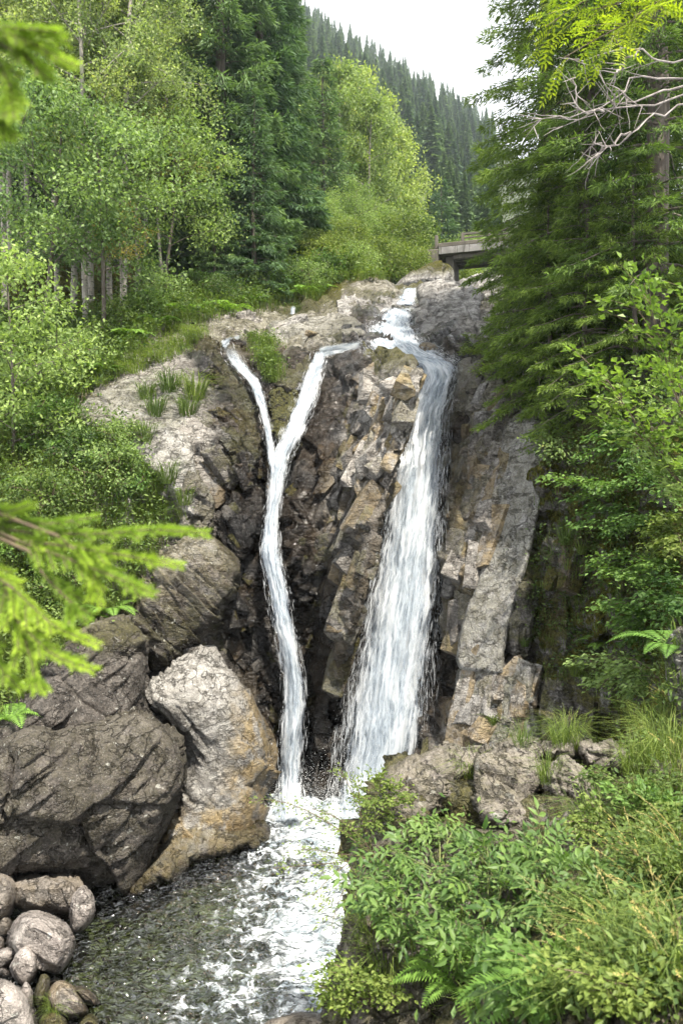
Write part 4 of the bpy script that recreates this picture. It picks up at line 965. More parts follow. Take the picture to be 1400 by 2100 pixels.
M['grass'] = mat_leaf('long_grass', (0.059, 0.101, 0.025), (0.185, 0.244, 0.071), (0.252, 0.210, 0.109), -0.02, 0.4)
M['grass_dry'] = mat_leaf('dry_grass', (0.290, 0.246, 0.102), (0.600, 0.522, 0.261), trans=0.35)
M['fern'] = mat_leaf('fern_fronds', (0.072, 0.145, 0.029), (0.189, 0.334, 0.072), trans=0.4)
M['under'] = mat_leaf('undergrowth', (0.042, 0.080, 0.025), (0.160, 0.227, 0.071), (0.210, 0.210, 0.076), -0.03, 0.38)
M['bark_pale'] = mat_bark('pale_bark', (0.34, 0.31, 0.27), (0.22, 0.2, 0.17), (0.05, 0.045, 0.04))
M['bark_dark'] = mat_bark('dark_bark', (0.07, 0.055, 0.045), (0.13, 0.11, 0.09))
M['bark_dead'] = mat_bark('dead_wood', (0.30, 0.27, 0.25), (0.14, 0.12, 0.11))
M['twig'] = mat_bark('twig', (0.07, 0.05, 0.03), (0.13, 0.10, 0.06))
M['stem_green'] = mat_bark('green_stem', (0.10, 0.14, 0.04), (0.16, 0.17, 0.06))

# ------------------------------------------------------------------ plant geometry
def unit(a): return a / (np.linalg.norm(a, axis=-1, keepdims=True) + 1e-9)
class Geo:
    def __init__(s): s.v, s.f, s.r, s.n = [], [], [], 0
    def add(s, v, f, r):
        s.v.append(v); s.f.append(f + s.n); s.r.append(np.broadcast_to(r, (len(v),)).astype(np.float32)); s.n += len(v)
    def cards(s, p, d, up, ln, wd, r, fold=0.25, mid=0.42, droop=0.0):
        """folded leaf blades: base, two edges, tip"""
        N = len(p); d = unit(d); sd = unit(np.cross(d, up)); nn = np.cross(sd, d)
        ln = np.broadcast_to(ln, (N,))[:, None]; wd = np.broadcast_to(wd, (N,))[:, None]
        a = p; m = p + d * ln * mid
        l = m + sd * wd * .5 + nn * wd * fold; q = m - sd * wd * .5 + nn * wd * fold
        t = p + d * ln - nn * ln * droop
        v = np.stack([a, l, t, q], 1).reshape(-1, 3)
        s.add(v, np.arange(N * 4).reshape(N, 4), np.repeat(np.broadcast_to(r, (N,)), 4))
    def tube(s, pts, rad, k=5, r=0.5):
        pts = np.asarray(pts, float); m = len(pts); rad = np.broadcast_to(rad, (m,))
        tg = unit(np.gradient(pts, axis=0)); ref = np.where(np.abs(tg[:, 2:3]) > 0.9, [[1., 0, 0]], [[0, 0, 1.]])
        u = unit(np.cross(tg, ref)); w = np.cross(tg, u); a = np.arange(k) * 2 * np.pi / k
        v = (pts[:, None] + rad[:, None, None] * (np.cos(a)[None, :, None] * u[:, None] + np.sin(a)[None, :, None] * w[:, None])).reshape(-1, 3)
        i = np.arange((m - 1) * k).reshape(m - 1, k); j = np.roll(i, -1, 1)
        s.add(v, np.stack([i, j, j + k, i + k], -1).reshape(-1, 4), r)
    def mesh(s, name, mat, smooth=False):
        return make_mesh(name, np.concatenate(s.v), np.concatenate(s.f), M[mat], smooth, dict(rnd=np.concatenate(s.r)))
    def count(s): return s.n

def spruce(h, R, seed, card=0.16, per_m=26, whorl=0.42, start=0.04, droop=0.35, top=1.0, trunk_r=None, side=1.0, mat='needle', bark='bark_dark', wfac=0.22):
    """tapered trunk, whorls of drooping boughs hung with needle sprays; (trunk mesh, crown mesh)"""
    r = np.random.default_rng(seed); T, K = Geo(), Geo()
    tr = trunk_r or h * 0.011
    zz = np.linspace(0, h * 0.99, 10)
    T.tube(np.stack([0.03 * np.sin(zz), 0.03 * np.cos(zz * .7), zz - 0.4], -1), tr * (1 - zz / h) ** 0.8 + 0.012, 8)
    z = h * start; ph = 0.0
    while z < h * top:
        u = z / h
        nb = r.integers(4, 7)
        for b in range(nb):
            ph += 2.4 + r.uniform(-.4, .4)
            L = R * ((1 - u) ** 0.75) * r.uniform(0.65, 1.12) * (0.75 + 0.25 * min(1, u / 0.12)) + 0.12
            zb = z + r.uniform(-.5, .5) * whorl
            el = 0.15 + 0.5 * u - 0.1 * r.random()
            s = np.linspace(0, 1, 8)
            o = np.array([math.cos(ph), math.sin(ph), 0]); sd = np.array([-o[1], o[0], 0])
            dr = droop * (1 - 0.6 * u)
            zp = L * (el * s - (dr + 0.35) * s ** 2 + 0.32 * s ** 4) - 0.05
            bp = o * (s * L)[:, None] + sd * (0.08 * L * np.sin(s * 3 + ph))[:, None] + np.array([0, 0, 1.0]) * (zp + zb)[:, None]
            T.tube(bp, 0.012 * L * (1 - s) + 0.004, 4)
            n = max(8, int(per_m * L * L * 1.4 + per_m * 0.5))
            t = r.random(n) ** 0.7 * 0.95 + 0.05
            j = t * 7; i0 = np.minimum(j.astype(int), 6); fr = (j - i0)[:, None]
            c = bp[i0] * (1 - fr) + bp[i0 + 1] * fr
            w = (r.random(n) * 2 - 1) * side
            wid = 0.32 * L * (1.15 - t) + 0.06
            lat = w * wid
            q = c + sd * lat[:, None] + o * (np.abs(lat) * 0.55)[:, None]
            hang = np.abs(lat) * 0.35 + r.random(n) * 0.10 * (0.6 + L * 0.25)
            q[:, 2] -= hang
            dd = o * 0.75 + sd * (w * 0.8)[:, None] + np.stack([0 * w, 0 * w, -0.15 - 0.6 * r.random(n)], -1) + r.normal(size=(n, 3)) * 0.36
            up = np.array([0, 0, 1.0]) + r.normal(size=(n, 3)) * 0.55
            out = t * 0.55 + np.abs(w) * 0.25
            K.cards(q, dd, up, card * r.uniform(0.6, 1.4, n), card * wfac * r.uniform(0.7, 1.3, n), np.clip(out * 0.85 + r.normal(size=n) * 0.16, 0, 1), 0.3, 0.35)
        z += whorl * (0.75 + 0.5 * r.random()) * (1 - 0.45 * u)
    return T.mesh('trunk', bark, True), K.mesh('crown', mat)

def broadleaf(h, cr, seed, leaf=0.11, n=9000, base=0.35, trunk_r=0.09, shape=1.0, limb=22, lean=0.03, mat='birch', bark='bark_pale', spread=0.28, upw=0.6, fat=0.62):
    r = np.random.default_rng(seed); T, K = Geo(), Geo()
    z = np.linspace(0, h * 0.97, 12)
    a, b = r.uniform(-1, 1, 2)
    tp = np.stack([lean * a * z + 0.12 * np.sin(z * 0.5 + a * 9) * (z / h), lean * b * z + 0.12 * np.cos(z * 0.45 + b * 9) * (z / h), z - 0.35], -1)
    T.tube(tp, trunk_r * (1 - z / h) ** 0.7 + 0.012, 7)
    ends = []
    for k in range(limb):
        u = base + (0.97 - base) * ((k + r.random()) / limb)
        j = u * 11; i0 = min(int(j), 10); c = tp[i0] + (tp[i0 + 1] - tp[i0]) * (j - i0)
        v_ = (u - base) / (1 - base)
        L = cr * (math.sin(math.pi * min(0.98, 0.22 + 0.78 * v_)) ** 0.7 * shape + (1 - shape) * (1 - v_) + 0.12) * r.uniform(0.7, 1.15)
        ph = k * 2.4 + r.uniform(-.5, .5); o = np.array([math.cos(ph), math.sin(ph), 0])
        s = np.linspace(0, 1, 6)
        wob = r.normal(size=3) * 0.12 * L
        bp = c + o * (s * L)[:, None] + np.array([0, 0, 1]) * (upw * L * (s - 0.35 * s ** 2))[:, None] + wob * (s ** 2)[:, None]
        T.tube(bp, trunk_r * 0.38 * (1 - u * .6) * (1 - s) + 0.006, 4)
        for e in range(4):
            t = 0.35 + 0.62 * r.random(); j2 = t * 5; i2 = min(int(j2), 4); cc = bp[i2] + (bp[i2 + 1] - bp[i2]) * (j2 - i2)
            d = unit(o * 0.6 + r.normal(size=3) * 0.7 + np.array([0, 0, 0.3])); l2 = L * (0.25 + 0.3 * r.random())
            s2 = np.linspace(0, 1, 4); tw = cc + d * (s2 * l2)[:, None] - np.array([0, 0, 1]) * (0.15 * l2 * s2 ** 2)[:, None]
            T.tube(tw, 0.012 * (1 - s2) + 0.004, 3)
            ends += [tw[1], tw[2], tw[3]]
        ends.append(bp[-1])
    ends = np.array(ends)
    m = len(ends); per = n // m
    c = np.repeat(ends, per, 0); N = len(c)
    g = np.repeat(r.uniform(0.55, 1.25, m), per)[:, None]
    q = c + r.normal(size=(N, 3)) * np.array([1, 1, 0.7]) * spread * g
    d = r.normal(size=(N, 3)) + np.array([0, 0, -0.35]); up = r.normal(size=(N, 3)) + np.array([0, 0, 0.8])
    tone = np.repeat(r.uniform(0.1, 0.75, m), per)
    K.cards(q, d, up, leaf * r.uniform(0.7, 1.3, N), leaf * fat * r.uniform(0.7, 1.2, N), np.clip(tone + r.normal(size=N) * 0.2, 0, 1), 0.12, 0.45)
    return T.mesh('trunk', bark, True), K.mesh('crown', mat)

def put_tree(name, meshes, loc, rotz, sc, label, category, group, parts=('trunk', 'crown')):
    o = bpy.data.objects.new(name, None); C.objects.link(o)
    o.location = loc; o.rotation_euler = (0, 0, rotz); o.scale = sc if hasattr(sc, '__len__') else (sc,) * 3
    set_props(o, label=label, category=category)
    if group: o['group'] = group
    for nm, me in zip(parts, meshes):
        link(nm, me, o)
    return o
R = np.random.default_rng(21)

# ------------------------------------------------------------------ far forest on the hill
far_meshes = []
for k in range(6):
    r = np.random.default_rng(500 + k); G = Geo(); h = 18.0
    G.tube([(0, 0, -1), (0, 0, h * 0.5), (0, 0, h)], np.array([0.22, 0.14, 0.02]), 4, 0.1)
    z = 1.2
    while z < h:
        u = z / h; Rr = 3.7 * (1 - u) ** 0.9 * r.uniform(0.8, 1.15) + 0.15; nb = 12
        ph = r.random(nb) * 7; o = np.stack([np.cos(ph), np.sin(ph), 0 * ph], -1)
        L = Rr * r.uniform(0.55, 1.1, nb)
        for rep in (0.15, 0.5):
            G.cards(o * (L * rep)[:, None] + np.array([0, 0, z]), o + np.array([0, 0, -0.45]) + r.normal(size=(nb, 3)) * .15, np.array([0, 0, 1.0]) + r.normal(size=(nb, 3)) * .3,
                    L * (1.02 - rep) + 0.15, 0.5 + 0.25 * L, np.clip(0.25 + 0.5 * rep + r.normal(size=nb) * .2, 0, 1), 0.2, 0.4)
        z += (0.62 if k < 5 else 1.1) * (1 - 0.5 * u)
    far_meshes.append(G.mesh('far_spruce', 'needle_far'))
cand = []
for k in range(5200):
    D = 88 + 375 * R.random() ** 0.75
    px = R.uniform(470, 1060); x = (px - HX) / F * D
    z = float(hill_z(np.array([x]), np.array([D]))[0])
    py = HY - z / D * F
    if py < -60 or (D < 165 and px < 815): continue
    sky_row = np.interp(px, [470, 600, 720, 850, 1000, 1060], [-100, -12, 52, 140, 232, 262])
    if py - (17.0 if D > 165 else 11.0) / D * F < sky_row - 12: continue
    cand.append((x, D, z, px, py))
kept = []
for c in cand:
    if all((c[0] - b[0]) ** 2 + (c[1] - b[1]) ** 2 > (4.4 + 0.004 * c[1]) ** 2 for b in kept): kept.append(c)
kept.sort(key=lambda c: c[1])
in_view = [c for c in kept if 560 < c[3] < 1010]
rest = []
named, more = [c for c in in_view][:300], in_view[300:] + rest
for i, c in enumerate(named):
    s = R.uniform(0.42, 1.12) if c[1] > 165 else R.uniform(0.4, 0.62)
    link('spruce_tree', far_meshes[i % 5], None, (c[0], c[1], c[2] - 0.4), (0, 0, R.uniform(0, 6)), (s * R.uniform(.8, 1.5), s * R.uniform(.8, 1.5), s),
         label='distant dark spruce standing in the forest on the far hillside', category='tree', group='spruces on the far hillside')
if more:
    vs_, fs_, rs_, o_ = [], [], [], 0
    basem = far_meshes[5]; nv = len(basem.vertices); co = np.empty(nv * 3, np.float32); basem.vertices.foreach_get('co', co); co = co.reshape(-1, 3)
    fi = np.empty(len(basem.polygons) * 4, np.int32); basem.polygons.foreach_get('vertices', fi); fi = fi.reshape(-1, 4)
    rr = np.empty(nv, np.float32); basem.attributes['rnd'].data.foreach_get('value', rr)
    for c in more:
        s, a = R.uniform(0.72, 1.15), R.uniform(0, 6)
        m = np.array([[math.cos(a), -math.sin(a), 0], [math.sin(a), math.cos(a), 0], [0, 0, 1]]) * s
        vs_.append(co @ m.T + np.array([c[0], c[1], c[2] - .4])); fs_.append(fi + o_); rs_.append(rr); o_ += nv
    link('forest', make_mesh('forest', np.concatenate(vs_), np.concatenate(fs_), M['needle_far'], False, dict(rnd=np.concatenate(rs_))), kind='stuff', label='remaining spruce forest covering the far hillside')

# ------------------------------------------------------------------ spruces of the valley (behind the falls)
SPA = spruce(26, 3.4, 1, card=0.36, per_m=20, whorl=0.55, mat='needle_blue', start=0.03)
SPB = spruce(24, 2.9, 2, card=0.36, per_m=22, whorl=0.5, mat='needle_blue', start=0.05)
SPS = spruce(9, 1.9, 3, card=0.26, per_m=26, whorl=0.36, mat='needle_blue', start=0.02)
for lab, px, D, m, s in [
    ('tallest dense dark spruce above the rill, boughs down to the ferns', 452, 34, SPA, 1.05),
    ('tall dark spruce standing close behind the tallest spruce', 532, 37, SPB, 1.18),
    ('dark spruce between the tall spruces and the pale aspens', 575, 43, SPB, 1.0),
    ('short bushy spruce growing at the skirts of the tall spruces', 520, 32, SPS, 1.0),
    ('slender spruce in front of the pale aspens', 662, 47, SPS, 1.5),
    ('shaded spruce behind the birch stems nearest the tall spruce', 395, 41, SPA, 0.9),
    ('shaded spruce deep in the birch grove', 300, 44, SPB, 1.0),
    ('shaded spruce at the back of the birch grove', 190, 46, SPA, 0.95),
    ('dark spruce closing the birch grove', 60, 44, SPB, 1.05),
    ('dark spruce rising behind the pale aspens', 800, 78, SPB, 0.75),
    ('isolated blue-green spruce above the bridge', 905, 82, SPS, 1.55),
    ('narrow spruce between the pale aspens and the bridge', 850, 74, SPB, 0.62),
    ('young spruce at the bend of the valley above the bridge rail', 965, 70, SPS, 1.1),
    ('small spruce tucked under the birch grove', 440, 31, SPS, 0.62),
    ('small spruce with boughs touching the white stone', 350, 33, SPS, 0.8)]:
    put_tree('spruce_tree', m, at(px, D), R.uniform(0, 6), (s, s, s), lab, 'tree', 'spruces behind the falls')

# ------------------------------------------------------------------ broadleaf trees of the valley
BI = [broadleaf(17, 2.1, 11 + k, leaf=0.11, n=17000, base=0.34, trunk_r=0.10, mat='birch', spread=0.24, limb=26) for k in range(3)]
AS = [broadleaf(14, 2.2, 31 + k, leaf=0.2, n=13000, base=0.15, trunk_r=0.12, shape=0.75, mat='aspen', spread=0.42, limb=26, upw=0.9) for k in range(3)]
AL = [broadleaf(6.5, 2.0, 41 + k, leaf=0.115, n=11000, base=0.34, trunk_r=0.05, mat='alder', spread=0.34, limb=16, lean=0.12, bark='bark_dark') for k in range(2)]
BU = [broadleaf(3.4, 1.6, 51 + k, leaf=0.16, n=4200, base=0.06, trunk_r=0.04, mat='bush', spread=0.34, limb=14, lean=0.1, bark='twig') for k in range(3)]
AU = broadleaf(8.5, 1.5, 61, leaf=0.16, n=1900, base=0.55, trunk_r=0.06, mat='autumn', spread=0.3, limb=10, lean=0.12)
grove = [(12, 27, 1.05), (62, 31, 1.1), (-60, 26, 1.0), (118, 29, 1.05), (150, 26.5, 1.12), (178, 25.4, 1.0), (188, 29, 1.15), (226, 27.5, 1.02), (252, 26.8, 1.1), (285, 31, 1.15), (330, 34, 1.1), (375, 36, 1.05), (20, 36, 1.25), (110, 38, 1.3), (210, 37, 1.3), (300, 39, 1.3), (-100, 32, 1.2)]
for i, (px, D, s) in enumerate(grove):
    put_tree('birch_tree', BI[i % 3], at(px, D), R.uniform(0, 6), s, 'slim pale-barked birch standing in the light green grove on the bank', 'tree', 'birches of the grove on the bank')
aspl = [(700, 58, 1.45), (735, 62, 1.6), (672, 60, 1.45), (775, 66, 1.6), (806, 68, 1.5), (640, 66, 1.6), (755, 56, 1.15), (835, 70, 1.1)]
for i, (px, D, s) in enumerate(aspl):
    put_tree('aspen_tree', AS[i % 3], at(px, D), R.uniform(0, 6), (s * 0.85, s * 0.85, s), 'tall yellow-green aspen in the stand beyond the falls', 'tree', 'pale aspens beyond the falls')
for lab, px, D, m, s in [('dark leaning alder with forked trunk in front of the birches', 85, 24.5, AL[0], 1.3), ('silvery alder spreading among the birch stems', 215, 24, AL[1], 1.25),
                         ('alder crown overhanging the ferns beside the spruces', 330, 29.5, AL[0], 1.15),
                         ('round green alder at the bend above the bridge', 945, 62, AL[1], 1.2), ('pale rounded tree beside the isolated spruce', 990, 75, AL[0], 1.5), ('bushy green tree under the pale aspens', 720, 44, AL[1], 0.8),
                         ('leafy young tree below the slender spruce', 650, 41, AL[0], 0.72), ('shady alder between spruce skirts and the layered rocks', 605, 38.5, AL[1], 0.6)]:
    put_tree('alder_tree', m, at(px, D), R.uniform(0, 6), s, lab, 'tree', None)
put_tree('birch_tree', AU, at(338, 30), 1.0, 0.95, 'thin birch with a few tan autumn leaves beside the spruces', 'tree', None)
put_tree('birch_tree', AU, at(248, 25), 3.0, 0.55, 'small tan-leaved birch sapling low among the grove stems', 'tree', None)
for i, (px, D, s) in enumerate([(735, 46, 1.0), (775, 48, 1.05), (815, 50, 1.1), (850, 52, 1.25), (880, 54, 1.2), (915, 56, 1.25), (950, 57, 1.2), (985, 58, 1.2), (700, 42, 0.9), (745, 40, 0.75), (800, 43, 0.8), (835, 44, 0.75), (790, 56, 1.3), (680, 37.5, 0.7), (660, 36, 0.6), (725, 38, 0.55), (855, 46.5, 0.6)]):
    put_tree('bush', BU[i % 3], at(px, D), R.uniform(0, 6), s, 'rounded yellow-green bush in the thicket around the bridge approach', 'bush', 'bushes around the bridge approach', ('stem', 'foliage'))
put_tree('alder_tree', broadleaf(5.6, 1.5, 71, leaf=0.125, n=6500, base=0.1, trunk_r=0.035, mat='alder', spread=0.32, limb=18, bark='bark_dark', lean=0.02), at(28, 18.4), 0.4, 1.0, 'small sunlit leafy tree on the grassy bank in front of the grove', 'tree', None)
# ------------------------------------------------------------------ near plants: builders
def blades(G, p, d, h, w, bend, r):
    """bent grass blades, two quads each"""
    N = len(p); h = np.broadcast_to(h, (N,))[:, None]; w = np.broadcast_to(w, (N,))[:, None]; bend = np.broadcast_to(bend, (N,))[:, None]
    up = np.array([0, 0, 1.0]); o = unit(d * np.array([1, 1, 0]) + 1e-6); sd = unit(np.cross(o, up))
    a = p; b = p + up * h * 0.62 + o * h * 0.22 * bend; c = p + up * h * (1 - 0.32 * bend) + o * h * 0.75 * bend
    v = np.stack([a - sd * w * .5, a + sd * w * .5, b + sd * w * .45, b - sd * w * .45, c + sd * w * .06, c - sd * w * .06], 1).reshape(-1, 3)
    i = 6 * np.arange(N)[:, None]
    G.add(v, np.concatenate([i + np.array([[0, 1, 2, 3]]), i + np.array([[3, 2, 4, 5]])]), np.repeat(np.broadcast_to(r, (N,)), 6))

def tuft_mesh(seed, n=90, h=0.5, rad=0.1, w=0.010, bend=(0.4, 1.5), mat='grass', heads=0):
    r = np.random.default_rng(seed); G = Geo()
    a = r.random(n) * 6.283; q = np.stack([np.cos(a), np.sin(a), 0 * a], -1)
    p = q * (rad * np.sqrt(r.random(n)))[:, None] + np.array([0, 0, -0.04])
    blades(G, p, q + r.normal(size=(n, 3)) * .4, h * r.uniform(0.5, 1.15, n), w, r.uniform(*bend, n), np.clip(r.normal(0.5, 0.25, n), 0, 1))
    return G.mesh('grass_tuft', mat)
TUFT = [tuft_mesh(k, 110, 0.55, 0.13, 0.012) for k in range(3)]
TUFT_D = [tuft_mesh(9 + k, 80, 0.6, 0.12, 0.010, (0.3, 1.2), 'grass_dry') for k in range(2)]
TUFT_N = [tuft_mesh(14 + k, 120, 0.42, 0.09, 0.0045, (0.5, 1.7)) for k in range(3)]
def frond_fern(seed, n=9, L=0.6, mat='fern'):
    r = np.random.default_rng(seed); G = Geo()
    for k in range(n):
        a = k * 2.4 + r.uniform(-.3, .3); o = np.array([math.cos(a), math.sin(a), 0]); sd = np.array([-o[1], o[0], 0]); l = L * r.uniform(0.7, 1.15)
        s = np.linspace(0, 1, 22); ax = o * (s * l * 0.85)[:, None] + np.array([0, 0, 1]) * (l * (0.95 * s - 0.85 * s ** 2))[:, None]
        G.tube(ax, 0.004 * (1 - s) + 0.001, 3, 0.2)
        tg = unit(np.gradient(ax, axis=0)); wd = 0.23 * l * np.sin(np.pi * np.clip(s * 0.86 + 0.12, 0, 1)) ** 0.8
        for sg in (-1, 1):
            G.cards(ax[2:], sg * sd + tg[2:] * 0.45 + np.array([0, 0, -0.15]), np.cross(tg[2:], sd) * -1 + 0.01, wd[2:], 0.045 * l + 0 * s[2:], np.clip(r.normal(0.5, 0.2, 20), 0, 1), 0.05, 0.3)
    return G.mesh('fern', mat)
FERN = [frond_fern(70 + k) for k in range(3)]

def small(name, me, px, py, s, label, category, group=None, rotz=None, sink=0.0):
    h = hit(px, py)
    if h is None: return None
    p = h[0] - np.array([0, 0, sink])
    return link(name, me, None, tuple(p), (0, 0, R.uniform(0, 6) if rotz is None else rotz), s, label=label, category=category, group=group)

def arching(name, label, category, root, targets, leaf=0.07, per=60, mat='shade_bush', arch=0.25, spread=0.07, seed=1, group=None, stem_mat='twig', stem_r=0.006, fat=0.6, side_twigs=5, tone=(0.2, 0.8), flat=0.6):
    """a shrub of arching stems; leaves sit along side twigs in flattened sprays"""
    r = np.random.default_rng(seed); root = np.array(root, float)
    o = bpy.data.objects.new(name, None); C.objects.link(o); o.location = root
    set_props(o, label=label, category=category)
    if group: o['group'] = group
    K = Geo()
    for tg in targets:
        tg = np.array(tg, float) - root; L = np.linalg.norm(tg)
        s = np.linspace(0, 1, 9)
        pts = tg * s[:, None] + np.array([0, 0, 1]) * (arch * L * (s - s ** 2) * 2)[:, None] + r.normal(size=3) * (0.05 * L * np.sin(s * 3.1))[:, None]
        T = Geo(); T.tube(pts, stem_r * (1 - 0.75 * s) + 0.0012, 5)
        dirv = unit(np.gradient(pts, axis=0))
        for k in range(side_twigs):
            t = 0.3 + 0.68 * (k + r.random()) / side_twigs; j = t * 8; i0 = min(int(j), 7); c = pts[i0] + (pts[i0 + 1] - pts[i0]) * (j - i0)
            sd = np.cross(dirv[i0], [0, 0, 1]); d = unit(dirv[i0] * 0.7 + sd * (1 if k % 2 else -1) * r.uniform(0.5, 1.1) + r.normal(size=3) * 0.15)
            l2 = L * 0.34 * (1.1 - 0.6 * t) * r.uniform(0.7, 1.2)
            s2 = np.linspace(0, 1, 5); tw = c + d * (s2 * l2)[:, None] - np.array([0, 0, 1]) * (0.18 * l2 * s2 ** 2)[:, None]
            T.tube(tw, stem_r * 0.4 * (1 - s2) + 0.0008, 3)
            n = per; tt = r.random(n) ** 0.8; jj = tt * 4; i2 = np.minimum(jj.astype(int), 3); q = tw[i2] + (tw[i2 + 1] - tw[i2]) * (jj - i2)[:, None]
            q = q + r.normal(size=(n, 3)) * spread * np.array([1, 1, 0.45])
            sgn = np.where(r.random(n) < .5, -1, 1)[:, None]
            dd = d + sgn * np.cross(d, [0, 0, 1]) * r.uniform(0.3, 1.1, (n, 1)) + r.normal(size=(n, 3)) * 0.25 + np.array([0, 0, -0.2])
            up = np.array([0, 0, 1.0]) + r.normal(size=(n, 3)) * (1 - flat) * 1.2
            tn = r.uniform(*tone)
            K.cards(q, dd, up, leaf * r.uniform(0.65, 1.25, n), leaf * fat * r.uniform(0.8, 1.15, n), np.clip(tn + r.normal(size=n) * .18, 0, 1), 0.14, 0.45, 0.1)
        link('stem', T.mesh('stem', stem_mat, True), o)
    link('foliage', K.mesh('foliage', mat), o)
    return o

# ------------------------------------------------------------------ spruces hanging over the falls from the shaded side
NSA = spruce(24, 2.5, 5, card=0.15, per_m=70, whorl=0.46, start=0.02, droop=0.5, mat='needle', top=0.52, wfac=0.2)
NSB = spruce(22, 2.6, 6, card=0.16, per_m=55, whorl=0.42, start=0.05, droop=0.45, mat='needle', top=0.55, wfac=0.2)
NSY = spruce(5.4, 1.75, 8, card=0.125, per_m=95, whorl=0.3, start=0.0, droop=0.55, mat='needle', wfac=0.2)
for lab, px, D, m, s, rz, dz in [
    ('great sunlit spruce overhanging the massive square boulder', 1205, 16.4, NSA, 1.0, 0.3, 0),
    ('tall dark spruce behind the bare dead branches', 1345, 14.6, NSB, 1.0, 1.7, 0),
    ('spruce in deep shade behind the great overhanging spruce', 1290, 20.5, NSB, 1.1, 3.0, 0),
    ('spruce leaning out toward the bridge behind the great spruce', 1120, 21.0, NSA, 1.0, 4.0, 0),
    ('dark spruce at the rear of the shaded bank', 1430, 19.0, NSA, 1.05, 5.0, 0),
    ('young spruce with boughs spilling over the lip above the smooth slab', 1125, 16.7, NSY, 1.0, 0.0, -0.3),
    ('young spruce hanging over the top of the shaded wall', 1200, 15.2, NSY, 0.95, 2.1, -0.3),
    ('small spruce beside the upper cascade boulder', 1075, 18.8, NSY, 0.75, 3.3, -0.2),
    ('low spruce above the dark hollow of the shaded wall', 1300, 14.4, NSY, 0.9, 4.4, -0.3)]:
    p = at(px, D); p[2] += dz
    put_tree('spruce_tree', m, p, rz, s, lab, 'tree', 'spruces on the shaded bank')
put_tree('birch_tree', BI[1], at(1285, 16.5), 0.5, (0.8, 0.8, 0.9), 'thin grey-stemmed tree rising among the shaded spruces', 'tree', None)

# ------------------------------------------------------------------ shrubs of the shaded wall
def off(px, py, dD):
    h = hit(px, py); D = h[0][1] if h else 12.0
    return P(px, py, max(1.0, D - dD))
wall_sh = [(1330, 900, [(1200, 935), (1215, 900), (1260, 870), (1290, 960)], 'shade_bush', 'dark-leaved shrub under the lip of the shaded wall'),
           (1290, 1010, [(1125, 975), (1160, 985), (1180, 1020), (1230, 1000)], 'shade_bush', 'blue-green shrub reaching out toward the yellow moss cushion'),
           (1340, 1060, [(1180, 1075), (1210, 1050), (1250, 1090), (1290, 1070)], 'shade_bush', 'spray of serrate leaves above the bright moss cushion'),
           (1390, 1100, [(1330, 1090), (1370, 1060), (1400, 1130), (1350, 1130)], 'bush', 'yellowing shrub on the shaded wall'),
           (1400, 1000, [(1290, 990), (1340, 950), (1370, 1020), (1420, 980)], 'shade_bush', 'leafy shrub hanging below the hazel on the shaded wall'),
           (1370, 1180, [(1220, 1160), (1250, 1175), (1290, 1190), (1330, 1160)], 'shade_bush', 'long low spray of leaves over the mossy snout'),
           (1360, 1280, [(1230, 1245), (1270, 1280), (1300, 1250), (1290, 1310)], 'shade_bush', 'pale green shrub on the mossy snout'),
           (1350, 1390, [(1205, 1365), (1230, 1400), (1270, 1380), (1290, 1420)], 'alder', 'bright low shrub above the overhung block'),
           (1420, 1230, [(1330, 1220), (1370, 1190), (1400, 1250), (1360, 1270)], 'shade_bush', 'dense shrub between the yellowing shrub and the pitted stone'),
           (1020, 740, [(975, 690), (960, 720), (985, 765), (1000, 700)], 'bush', 'sunlit bush tucked beside the square boulder'),
           (1130, 920, [(1110, 900), (1150, 930), (1120, 940)], 'under', 'wisp of leaves below the lip of the shaded wall')]
for i, (x, y, tg, mt, lab) in enumerate(wall_sh):
    h = hit(x, y)
    arching('shrub', lab, 'shrub', h[0], [off(a, b, 0.9 + 0.3 * R.random()) if y > 800 else off(a, b, 0.4) for a, b in tg], 0.095, 34, mt, 0.2, 0.10, 200 + i, 'shrubs on the shaded wall', side_twigs=7, fat=0.55)

# hazel reaching in from beyond the frame
hz = P(1500, 900, 9.6); hz[2] = drop(hz[0], hz[1], 4.0)
arching('hazel_bush', 'bright hazel with broad round leaves arching over the shaded wall', 'bush', hz,
        [P(1180, 720, 9.0), P(1290, 610, 9.2), P(1320, 580, 9.0), P(1240, 770, 8.8), P(1350, 660, 9.0), P(1300, 830, 8.8), P(1370, 760, 8.7), P(1400, 590, 9.3), P(1390, 880, 8.8)], 0.105, 20, 'hazel', 0.18, 0.08, 301, fat=0.8, side_twigs=8, stem_r=0.012, tone=(0.35, 0.9))
hz2 = P(1520, 1000, 9.4); hz2[2] = drop(hz2[0], hz2[1], 4.0)
arching('hazel_bush', 'second hazel with smaller leaves below the bright hazel', 'bush', hz2,
        [P(1300, 880, 9.0), P(1350, 930, 9.0), P(1330, 800, 9.1), P(1400, 850, 8.9), P(1380, 950, 9.0)], 0.085, 26, 'alder', 0.15, 0.09, 302, fat=0.7, side_twigs=8, stem_r=0.010)

